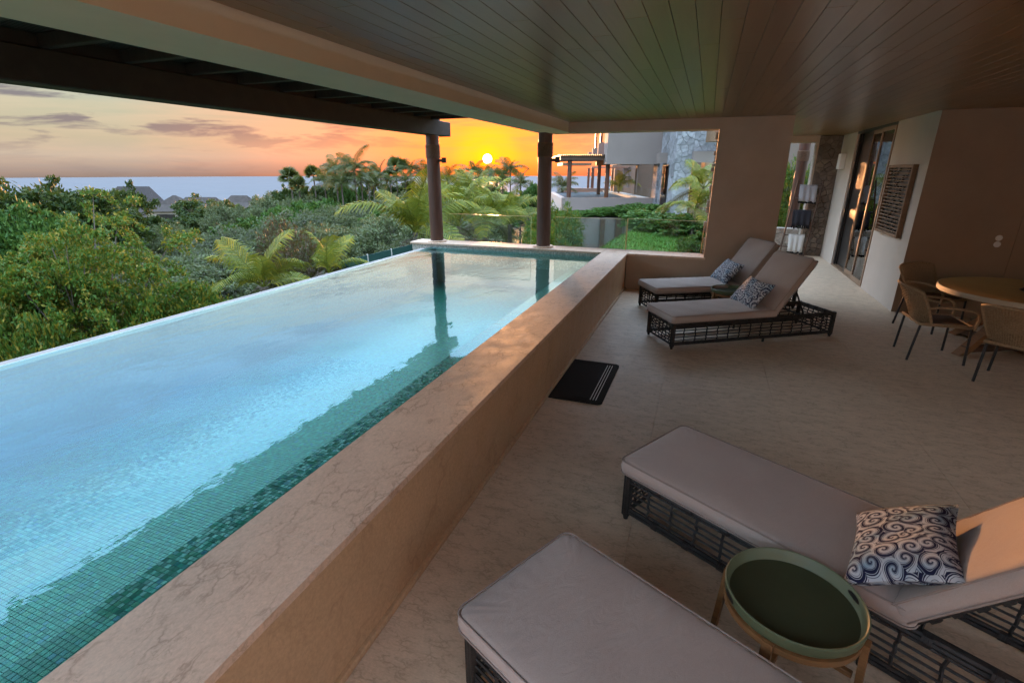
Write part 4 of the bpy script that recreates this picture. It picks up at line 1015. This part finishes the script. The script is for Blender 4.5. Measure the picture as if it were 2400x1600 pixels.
def palm(name, label, base, top, size, mat, n, seed, group, kinds=(0, 1, 2, 3, 4, 5), fan=False, trunk_r=.13, lean=.0, az0=0):
    g = random.Random(seed); t = thing(name, label, 'palm tree', base, 0, group); h = top.z-base.z; off = Vector((top.x-base.x, top.y-base.y, 0))
    MB().tube([Vector((0, 0, -.3)), off*.25+Vector((0, 0, h*.35)), off*.65+Vector((0, 0, h*.7)), off+Vector((0, 0, h))], [trunk_r*1.5, trunk_r*1.05, trunk_r*.9, trunk_r*.9], 8).build('trunk', 'bark', t, True, 80)
    for i in range(n):
        src = (FAN if fan else FRONDS); kk = g.randrange(len(FAN)) if fan else kinds[(i*len(kinds))//n]
        mat_ = 'leaf_brown' if (mat == 'leaf_palm' and i >= n-2 and size > 1.4) else mat
        if mat_ != mat: kk = 5
        key = (fan, kk, mat_)
        if key not in FM: me = src[kk].copy(); me.materials.clear(); me.materials.append(MATS[mat_]); FM[key] = me
        o = bpy.data.objects.new('frond', FM[key]); C.objects.link(o); o.parent = t
        o.location = off+Vector((0, 0, h-.02)); s = size/3*g.uniform(.7, 1.15)
        o.rotation_euler = (g.uniform(-1.0, 1.0) if fan else g.uniform(-.5, .5), g.uniform(-1.4, .5) if fan else g.uniform(-.12, .12), az0+i*2.39996+g.uniform(-.25, .25)); o.scale = (s*(3 if fan else 1),)*3
    return t

# ================================================================ NEIGHBOURING HOUSE (parallel to the picture plane)
def C4(x, y, D): p = at(1250+x*.22321, 270+y*.22321, D); return p.dot(RGT0), p.z
NBR = []
def nb(name, label, cat):
    o = thing(name, label, cat, (0, 0, 0), YAW); return o
def nbox(part, mat, par, x0, x1, y0, y1, D, dep, zb=None, zt=None, ym=None):
    ym = (y0+y1)/2 if ym is None else ym
    u0, _ = C4(x0, ym, D); u1, _ = C4(x1, ym, D); xm = (x0+x1)/2; z1 = C4(xm, y0, D)[1] if zt is None else zt; z0 = C4(xm, y1, D)[1] if zb is None else zb
    return MB().box(u0, D, z0, u1, D+dep, z1).build(part, mat, par)
nh = nb('neighbouring_house', 'grey neighbouring house with stone tower and pool terrace', 'house')
nbox('upper_wall', 'neighbour_wall', nh, 778, 1352, 195, 515, 27.5, 1.0, zt=9); nbox('upper_wall', 'neighbour_wall', nh, 1000, 1345, 195, 515, 28.52, 7, zt=9)
nbox('parapet', 'neighbour_wall', nh, 690, 776, 285, 418, 30, .3); nbox('parapet', 'neighbour_wall', nh, 625, 682, 345, 415, 33, .3); nbox('parapet', 'neighbour_wall', nh, 580, 622, 390, 416, 36, .3)
nbox('balcony_wall', 'neighbour_wall', nh, 682, 778, 300, 420, 29.5, .25)
for x0, x1, y1, D in ((655, 671, 347, 33), (709, 731, 287, 30.2)): nbox('upper_column', 'column_wood', nh, x0, x1, 100, y1, D, .25, zt=8)
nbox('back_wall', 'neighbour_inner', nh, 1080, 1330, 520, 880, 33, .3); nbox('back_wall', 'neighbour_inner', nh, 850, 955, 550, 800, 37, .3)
nbox('ceiling_edge', 'neighbour_wall', nh, 615, 1085, 541, 556, 36, .5)
for x0, x1, y0, y1, D in ((948, 1002, 550, 760, 36.2), (1003, 1024, 545, 760, 35), (1082, 1096, 538, 810, 32.5)): nbox('pillar', 'neighbour_wall', nh, x0, x1, y0, y1, D, .4)
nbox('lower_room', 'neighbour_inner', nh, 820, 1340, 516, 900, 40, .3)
# stone tower
TD = 25.0; u0, _ = C4(1487, 500, TD); u1, _ = C4(1668, 500, TD)
MB().box(u0, TD, -3, u1, TD+2.4, 9).build('tower_core', 'rock_blue', nh)
ur, _ = C4(1915, 250, TD); zr = C4(1800, 382, TD)[1]; MB().box(u1, TD+.05, zr, ur+.4, TD+2.3, 9).build('tower_core', 'rock_blue', nh)
stone_face(nh, 'rock_blue', (u0, TD, -2.2), (1, 0, 0), (0, 0, 1), u1-u0, 8.0, 110, 21, .022, .009)
stone_face(nh, 'rock_blue', (u0, TD+2.4, -2.2), (0, -1, 0), (0, 0, 1), 2.4, 8.0, 70, 22, .022, .009)
stone_face(nh, 'rock_blue', (u1, TD+.05, zr+.01), (1, 0, 0), (0, 0, 1), ur-u1+.4, 3.2, 50, 23, .022, .009)
ul, _ = C4(1292, 700, TD+2.6); ul2, _ = C4(1335, 700, TD+2.6)
MB().box(ul, TD+2.6, -3, ul2, TD+3.4, C4(1300, 505, TD+2.6)[1]).build('stone_leg', 'rock_blue', nh)
stone_face(nh, 'rock_blue', (ul, TD+2.6, -2.0), (1, 0, 0), (0, 0, 1), ul2-ul, C4(1300, 505, TD+2.6)[1]+2, 26, 24, .022, .009)
wz0, wz1 = C4(1400, 985, TD+1)[1], C4(1400, 520, TD+1)[1]
MB().box(u0-.06, TD+.75, wz0, u0-.005, TD+1.75, wz1).build('tower_window', 'dark_frame', nh); MB().box(u0-.075, TD+.8, wz0+.05, u0-.062, TD+1.7, wz1-.05).build('pane', 'door_glass', nh)
nbox('beam', 'neighbour_wall', nh, 1325, 1430, 395, 505, TD+1.2, .5); nbox('beam', 'neighbour_wall', nh, 1682, 1925, 380, 497, TD-.25, .5)
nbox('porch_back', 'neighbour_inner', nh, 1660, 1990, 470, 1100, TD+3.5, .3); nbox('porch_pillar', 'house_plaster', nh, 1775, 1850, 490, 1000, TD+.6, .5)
nbox('eave', 'lattice_wood', nh, 1868, 1990, 150, 278, TD-1.2, .6)
# terrace of the neighbouring house
nt_ = nb('neighbouring_terrace', 'grey terrace wall with pool and pergola of the neighbouring house', 'terrace')
nbox('terrace_wall', 'neighbour_wall', nt_, 295, 1284, 868, 1200, 28, .3, zb=-6)
nbox('planting_bed', 'neighbour_wall', nt_, 300, 1290, 1078, 1380, 25.6, 2.38, zb=-6)
for x0, x1 in ((702, 748), (862, 930)): nbox('post', 'column_wood', nt_, x0, x1, 1095, 1330, 25.3, .25, zb=-4)
zt = C4(700, 868, 28)[1]
ua, _ = C4(300, 868, 28); ub, _ = C4(1030, 868, 28); uc, _ = C4(1290, 868, 28)
MB().box(ua, 28.31, -3, uc, 37, zt-.06).build('deck', 'concrete', nt_)
MB().add([(ua+.3, 28.4, zt-.05), (ub, 28.4, zt-.05), (ub, 37, zt-.05), (ua+.3, 37, zt-.05)], [(0, 1, 2, 3)]).build('pool_surface', 'sea_water', nt_)
MB().box(ub, 28.32, zt-.055, ub+.35, 37, zt+.05).build('pool_edge', 'coping_stone', nt_)
nbox('pool_wall', 'neighbour_wall', nt_, 310, 800, 768, 812, 37.2, .4)
zp = C4(500, 470, 28.5)[1]
nbox('pergola_roof', 'ladder_wood', nt_, 285, 776, 432, 470, 28.2, 5.5); 
m = MB(); uA, _ = C4(282, 430, 28.1); uB, _ = C4(770, 430, 28.1); z_ = C4(500, 431, 28.1)[1]; u = uA
while u < uB: m.box(u, 28.1, z_+.002, u+.055, 33.8, z_+.09); u += .105
tag(m.build('roof_slats', 'ladder_wood', nt_), kind='stuff')
nbox('pergola_roof', 'lattice_wood', nt_, 305, 612, 500, 528, 38, 4); nbox('pergola_beam', 'lattice_wood', nt_, 665, 775, 475, 530, 30, .4)
for x0, x1, y0, y1, D in ((357, 404, 466, 868, 28.35), (757, 804, 516, 868, 28.35), (674, 712, 520, 810, 33), (609, 641, 556, 775, 38), (569, 594, 556, 745, 43), (822, 842, 556, 720, 38), (846, 862, 556, 715, 42)):
    ua_, _ = C4(x0, 650, D); ub_, _ = C4(x1, 650, D); zt_ = C4((x0+x1)/2, y0, D)[1]; zb_ = C4((x0+x1)/2, y1, D)[1]; r_ = (ub_-ua_)/2
    MB().lathe([(0, zb_-.3), (r_, zb_-.3), (r_*.96, zt_), (0, zt_)], 16, ((ua_+ub_)/2, D+r_, 0)).build('terrace_column', 'column_wood', nt_, True, 50)
ug, _ = C4(1284, 868, 28); ug2, _ = C4(1034, 868, 28)
MB().box(ug2, 28.1, zt, ug, 28.115, C4(1150, 768, 28)[1]).build('glass_pane', 'rail_glass', nt_)
MB().box(C4(400, 868, 28)[0], 28.1, zt, ug2-.05, 28.115, C4(700, 768, 28)[1]).build('glass_pane', 'rail_glass', nt_)

# ================================================================ VEGETATION
near = make_tree('leafy_tree', 'large bright green tree with yellow tips beyond the pool edge at left', 'tree', 1.2, 4.6, 2.35, 270, 190, .052, .12, 'leaf_bright', 31, trunk_r=.10, lean=(.5, .1), limbs=90, flat=.45, shell=.3, lump=.5, spray=4.2, droop=.35)
p = at(175, 800, 13.2); o = near; gz = ground(p.x, p.y); o.location = (p.x-.1, p.y, gz-.4); s_ = (at(180, 500, 13.2).z-gz+.4)/4.7; o.scale = (1.0, 1.0, s_); used.add(near.name)
dark = make_tree('dark_tree', 'dark evergreen tree at the left edge against the sea', 'tree', 2.0, 8.0, 4.4, 170, 130, .17, .32, 'leaf_dark', 41, 'dark trees on the hillside', trunk_r=.2, limbs=30, lump=.6, spray=2.6)
scrubA = make_tree('scrub_tree', 'feathery grey green scrub tree in the hillside thicket', 'tree', 1.6, 5.5, 3.2, 170, 110, .10, .27, 'leaf_scrub', 51, 'scrub trees of the hillside thicket', trunk_r=.11, limbs=120, bark='twig', lump=.55, flat=.7)
scrubB = make_tree('scrub_tree', 'feathery grey green scrub tree in the hillside thicket', 'tree', 1.0, 4.5, 3.4, 150, 110, .10, .28, 'leaf_scrub_grey', 52, 'scrub trees of the hillside thicket', trunk_r=.10, limbs=130, bark='twig', lump=.5, flat=.7)
greenA = make_tree('broadleaf_tree', 'mid green broadleaf tree on the hillside', 'tree', 1.5, 5.5, 3.0, 140, 120, .14, .26, 'leaf_bush', 53, 'broadleaf trees on the hillside', trunk_r=.14, limbs=30, lump=.45)
bushy = make_tree('leafy_shrub', 'bright green shrub', 'shrub', .05, 1.15, .75, 110, 130, .030, .10, 'leaf_bright', 61, 'bright shrubs below the pool edge', trunk_r=.03, limbs=20, lump=.4)
gard = make_tree('garden_bush', 'rich green garden bush', 'shrub', .05, 1.0, .7, 80, 60, .075, .12, 'leaf_bush', 62, 'garden bushes below the neighbouring house', trunk_r=.03, limbs=15, lump=.4)
dead = make_tree('dry_vine_shrub', 'withered brown vine covered shrub', 'shrub', .1, 2.2, 1.0, 90, 46, .06, .15, 'leaf_brown', 63, 'withered brown shrubs between the young palms', trunk_r=.04, limbs=30, bark='twig', lump=.5)
V = random.Random(77)
ORD = ['first', 'second', 'third', 'fourth', 'fifth', 'sixth', 'seventh', 'eighth', 'ninth', 'tenth', 'eleventh', 'twelfth']
KIND = {'scrub_tree': 'grey green scrub tree', 'broadleaf_tree': 'green broadleaf tree', 'dark_tree': 'dark green tree'}
# dark tree and companions on the left
put_tree(dark, at(120, 440, 34), at(120, 424, 34).z, 1.05, .4, 'dark evergreen tree at the left edge against the sea')
put_tree(dark, at(-120, 440, 30), at(-60, 432, 30).z, 1.0, 2.0, 'dark evergreen tree cut off by the left picture edge')
put_tree(dark, at(205, 470, 40), at(205, 455, 40).z, .7, 3.2, 'lower dark tree between the evergreen tree and the thatched house')
put_tree(greenA, at(30, 470, 24), at(30, 466, 24).z, .9, 1.0, 'green tree low at the left edge behind the large bright tree')
# near shrubs below the pool edge
for k, (x, y, D, w, lab) in enumerate(((40, 760, 10.8, 1.5, 'shrub with round leaves at the lower left corner above the pool edge'), (-40, 700, 11.5, 1.7, 'shrub at the far left picture edge above the pool'), (420, 668, 14.5, 1.6, 'bright shrub left of the young palm'), (330, 690, 13.6, 1.5, 'bright shrub at the foot of the large tree'), (480, 672, 15.5, 1.4, 'low bright shrub just left of the young palm fronds'))):
    p = at(x, y, D); put_tree(bushy, p, p.z, w, None, lab)
for k, (x, y, D, w, lab) in enumerate(((690, 552, 19, 1.2, 'brown withered shrub behind the young palm'), (745, 590, 17.5, 1.05, 'brown withered shrub between the two young palms'), (640, 528, 22, 1.0, 'tall brown withered shrub left of the others'), (800, 628, 17, .9, 'brown withered shrub under the second young palm'))):
    p = at(x, y, D); put_tree(dead, p, p.z, w, None, lab)
# hillside thicket
def skyline(x): return 498 if 255 < x < 465 else 458 if x < 560 else 446 if x < 1000 else 452
for D, x0, x1, n_, yoff, pr in ((24, 330, 1010, 6, 118, (scrubA, scrubB)), (31, 240, 1100, 8, 78, (scrubB, scrubA)), (40, 260, 1130, 9, 52, (scrubA, scrubB, greenA)), (52, 200, 1200, 11, 32, (scrubA, scrubB, greenA)), (68, 230, 1270, 12, 18, (scrubB, greenA, scrubA, dark)), (88, 330, 1300, 12, 8, (greenA, dark, scrubA))):
    for i in range(n_):
        x = x0+(x1-x0)*(i+V.uniform(.1, .9))/n_; y = skyline(x)+yoff*V.uniform(.75, 1.25)+V.uniform(-4, 8); p = at(x, y, D*V.uniform(.92, 1.08)); pt = V.choice(pr) if not (240 < x < 480 and D > 45) else scrubA
        rw = {24: 'nearest', 31: 'second', 40: 'third', 52: 'fourth', 68: 'fifth', 88: 'farthest'}[D]; od = ORD[i]
        w = V.uniform(.7, 1.1)*(1+.008*(D-24))*(.7 if 240 < x < 480 and D > 35 else 1); put_tree(pt, p, p.z, w, None, f'{KIND[pt.name.split(chr(46))[0]]}, {od} from left in the {rw} row of hillside thicket')
for kk, (x, y, D) in enumerate(((665, 436, 80), (705, 432, 84), (760, 425, 80), (815, 422, 78), (850, 428, 84), (905, 426, 86), (950, 424, 88), (990, 428, 88), (1050, 432, 84), (1100, 432, 84), (1150, 436, 82))):
    p = at(x, y, D); put_tree(V.choice((greenA, dark)), p, p.z, .62, None, f'{ORD[kk]} low green tree from the left under the palms of the shore row')
# brown garden trees near the sun
for x, y, D, lab in ((1245, 425, 60, 'round green tree just left of the inner column against the sea'), (1180, 445, 55, 'green tree below the palm that stands out right of the sun'), (1290, 470, 40, 'green tree right behind the inner column')): p = at(x, y, D); put_tree(greenA, p, p.z, .8, None, lab)
# young coconut palms
G1 = 'young coconut palms beyond the pool edge'
def yp(px, py, D, size, n, seed, label, mat='leaf_palm', kinds=(0, 0, 1, 1, 2, 3, 4), az0=0, group=G1):
    t = at(px, py, D); b = Vector((t.x, t.y, ground(t.x, t.y)-.1)); b.z = min(b.z, t.z-.3); return palm('coconut_palm', label, b, t, size, mat, n, seed, group, kinds, az0=az0)
yp(618, 672, 14.2, 1.75, 11, 3, 'young coconut palm closest to the pool edge, left of the brown shrubs', az0=.4)
yp(770, 640, 16.0, 1.5, 8, 5, 'young coconut palm right of the brown shrubs', az0=1.2)
yp(975, 545, 20, 2.9, 14, 8, 'coconut palm directly behind the left pool column', az0=.9)
yp(1075, 530, 24, 2.7, 12, 9, 'coconut palm behind the left part of the clear glass panel', az0=.2)
yp(1140, 520, 26, 2.6, 12, 13, 'coconut palm behind the middle of the clear glass panel', az0=2.2)
yp(1195, 525, 27, 2.5, 12, 14, 'coconut palm behind the right part of the clear glass panel', az0=.7)
yp(1110, 480, 34, 2.6, 12, 15, 'coconut palm in the second row under the sun', az0=1.7)
# palms along the shore
G2 = 'tall palms along the shore'
for i, (x, y, D, s, fan, lab) in enumerate(((680, 420, 75, 1.08, 1, 'leftmost fan palm of the shore row'), (735, 415, 78, 1.02, 1, 'second fan palm of the shore row from the left'), (786, 405, 70, 2.95, 0, 'broad coconut palm third from the left in the shore row'), (830, 400, 68, 3.35, 0, 'tallest coconut palm in the middle of the shore row'), (700, 440, 72, 1.02, 1, 'low fan palm under the leftmost shore palms'),
        (862, 418, 80, 2.27, 0, 'small coconut palm right of the tallest shore palm'), (892, 412, 80, 2.68, 0, 'coconut palm with drooping fronds in the shore row'), (928, 398, 84, 1.29, 1, 'round headed fan palm left of the pool column'), (962, 400, 84, 2.68, 0, 'feathery coconut palm left of the pool column'), (996, 412, 84, 2.54, 0, 'coconut palm just left of the outer pool column'),
        (1048, 420, 80, 2.42, 0, 'coconut palm just right of the outer pool column'), (1106, 408, 78, 2.42, 0, 'coconut palm below and left of the sun'), (1145, 415, 78, 2.27, 0, 'coconut palm straight below the sun'), (1196, 402, 72, 2.61, 0, 'coconut palm standing out against the sky right of the sun'), (1178, 412, 74, 2.14, 0, 'coconut palm just left of the one that stands out'), (760, 428, 74, 2.13, 0, 'low coconut palm under the broad shore palm'), (846, 426, 74, 2.24, 0, 'low coconut palm under the tallest shore palm'), (915, 428, 78, 2.13, 0, 'low coconut palm below the round headed fan palm'), (950, 426, 80, 2.13, 0, 'low coconut palm below the feathery shore palm'), (800, 432, 66, 2.35, 0, 'coconut palm crown low in the middle of the shore row'), (875, 434, 70, 2.24, 0, 'coconut palm crown low right of the tallest shore palm'), (1080, 428, 74, 2.13, 0, 'low coconut palm left of the sun'), (1128, 430, 72, 2.24, 0, 'low coconut palm crown beneath the sun'), (1165, 428, 70, 2.13, 0, 'low coconut palm right beneath the sun'), (1220, 434, 66, 2.02, 0, 'low coconut palm left of the inner column'), (1318, 440, 36, 1.27, 0, 'dark palm between the inner column and the neighbouring pergola'))):
    t = at(x, y, D); b = Vector((t.x, t.y, min(ground(t.x, t.y), t.z-3)))
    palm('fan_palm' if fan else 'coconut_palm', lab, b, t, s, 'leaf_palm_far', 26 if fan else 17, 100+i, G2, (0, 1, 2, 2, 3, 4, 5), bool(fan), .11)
# houses on the shore
def hip(name, label, x, ytop, D, w, d, h, mat, gable=.35, eave=.4):
    p = at(x, ytop, D); t = thing(name, label, 'house', (p.x, p.y, p.z-h), YAW); a = w*gable
    MB().add([(-w/2, -d/2, 0), (w/2, -d/2, 0), (w/2, d/2, 0), (-w/2, d/2, 0), (-w*.30, -d*.2, h*.42), (w*.30, -d*.2, h*.42), (w*.30, d*.2, h*.42), (-w*.30, d*.2, h*.42), (-a, 0, h), (a, 0, h)],
             [(0, 1, 5, 4), (1, 2, 6, 5), (2, 3, 7, 6), (3, 0, 4, 7), (4, 5, 9, 8), (5, 6, 9), (6, 7, 8, 9), (7, 4, 8), (3, 2, 1, 0)]).build('roof', mat, t)
    MB().box(-w*.42, -d*.42, -4, w*.42, d*.42, -.02).build('wall', 'pale_wall', t); MB().box(-w*.2, -d*.425, -2.2, w*.2, -d*.421, -.5).build('window', 'dark_frame', t); return t
hip('thatched_house', 'big house with tall thatched roof against the sea', 312, 437, 105, 17, 10, 6.5, 'thatch', .19)
hip('hipped_house', 'house with low dark hipped roof right of the thatched one', 408, 458, 95, 8, 8, 2.6, 'roof_slate', .04)
hip('hipped_house', 'long low dark roofed house farther right by the shore', 470, 462, 110, 13, 8, 2.2, 'roof_slate', .25)
hip('hipped_house', 'small dark roofed house half hidden by trees near the palms', 560, 458, 105, 8, 8, 2.2, 'roof_slate', .2)
hip('red_roofed_house', 'red roofed house between the pool columns', 1068, 437, 62, 5, 5, 1.6, 'red_roof', .25)
# fence below the pool
fa, fb = at(800, 612, 16.5), at(968, 572, 19.0); fe = thing('mesh_fence', 'green mesh fence below the far pool corner', 'fence', (0, 0, 0)); n_ = 3
for i in range(n_):
    a = fa.lerp(fb, i/n_); b = fa.lerp(fb, (i+1)/n_); q = Vector((0, 0, -1.5)); w = Vector(((b-a).y, -(b-a).x, 0)).normalized()*.015
    MB().add([a-w, b-w, b-w+q, a-w+q, a+w, b+w, b+w+q, a+w+q], [(0, 1, 2, 3), (7, 6, 5, 4), (0, 4, 5, 1), (1, 5, 6, 2), (2, 6, 7, 3), (3, 7, 4, 0)]).build('panel', 'fence_mesh', fe)
    MB().tube([b+Vector((0, 0, .03)), b+Vector((0, 0, -1.9))], .03, 8).build('post', 'concrete', fe)
# garden of the neighbouring house
def gb(x, y, D, w, lab, pr=None, base=None):
    p = at(1250+x*.22321, 270+y*.22321, D); put_tree(pr or gard, p, p.z, w, None, lab, .15, base)
for i, (x, y, D, w) in enumerate(((370, 1010, 26.5, 1.0), (480, 1020, 26.2, .9), (560, 1005, 26.6, 1.05), (680, 1000, 26.4, 1.1), (790, 975, 26.6, 1.2), (950, 970, 26, 1.2), (1060, 945, 26, 1.2), (1190, 945, 25, 1.3))):
    gb(x, y, D, w, ['leftmost', 'second', 'third', 'fourth', 'fifth', 'sixth', 'seventh', 'rightmost'][i]+' bush from the left along the foot of the grey terrace wall', None, C4(790, 1090, 25.7)[1])
for x, y, D, w, lab in ((1200, 1010, 20, 1.35, 'bushy shrub left of the stone tower foot'), (1330, 1060, 18, 1.4, 'large shrub mounding down the lawn'), (1440, 1050, 19, 1.2, 'shrub at the foot of the stone tower'), (1560, 1070, 17.5, 1.4, 'dark shrub right of the tower foot'), (1700, 1060, 16.5, 1.4, 'dark shrub next to the wall opening edge'), (1730, 1260, 11.8, .55, 'small flowering shrub low by the rough stone edge'), (1690, 1330, 11.2, .4, 'tiny shrub on the lawn by the rough stone edge')): gb(x, y, D, w, lab)
for x, y, D, w, lab in ((240, 930, 24, 1.6, 'sunlit bush left of the grey terrace wall'), (180, 1090, 19, 1.5, 'sunlit bush behind the inner column'), (90, 1180, 16, 1.2, 'low sunlit bush left of the inner column')): gb(x, y, D, w, lab, bushy)
for x, y, D, s, seed, lab in ((1790, 760, 18, 1.5, 31, 'palm by the stone tower, its crown crossing the dark porch'), (1700, 985, 16, 1.25, 32, 'low palm on the lawn right of the tower'), (900, 745, 33, 1.3, 33, 'potted palm on the neighbouring terrace')):
    t = at(1250+x*.22321, 270+y*.22321, D); b = Vector((t.x, t.y, ground(t.x, t.y))); 
    if seed == 33: b.z = t.z-.4
    palm('garden_palm', lab, b, t, s, 'leaf_palm', 11, seed, 'garden palms of the neighbouring house', (0, 1, 2, 3, 3, 4), trunk_r=.05)
# greenery seen through the passage opening
for x, y, z, w, lab in ((1.75, 16.1, 1.25, .7, 'leafy bush seen through the passage opening'), (2.05, 17.0, 2.35, .9, 'taller leafy bush left in the passage opening'), (2.75, 16.8, 1.5, .7, 'leafy bush right of the passage column')): put_tree(bushy, Vector((x, y, 0)), z, w, None, lab)
# grass blades on the near lawn
ng = 26000; gxx = NR.uniform(-6, 6, ng); gyy = NR.uniform(9.7, 19, ng); gk = gxx-.35*(gyy-10) < .95; gxx, gyy = gxx[gk], gyy[gk]; ng = len(gxx); GP = np.array([(x-.35*(y-10), y, ground(x-.35*(y-10), y)+.03*math.sin(x*.9)*math.sin(y*.7)+.03) for x, y in zip(gxx, gyy)])
GA = np.c_[NR.normal(0, .012, ng), NR.normal(0, .012, ng), NR.uniform(.02, .045, ng)]; GB = np.c_[NR.normal(0, .009, ng), NR.normal(0, .009, ng), np.zeros(ng)]
tag(obj('grass', quads_mesh('grass', GP, GA, GB), 'grass_blade'), 'short green blades of grass on the lawn', 'grass', kind='stuff')
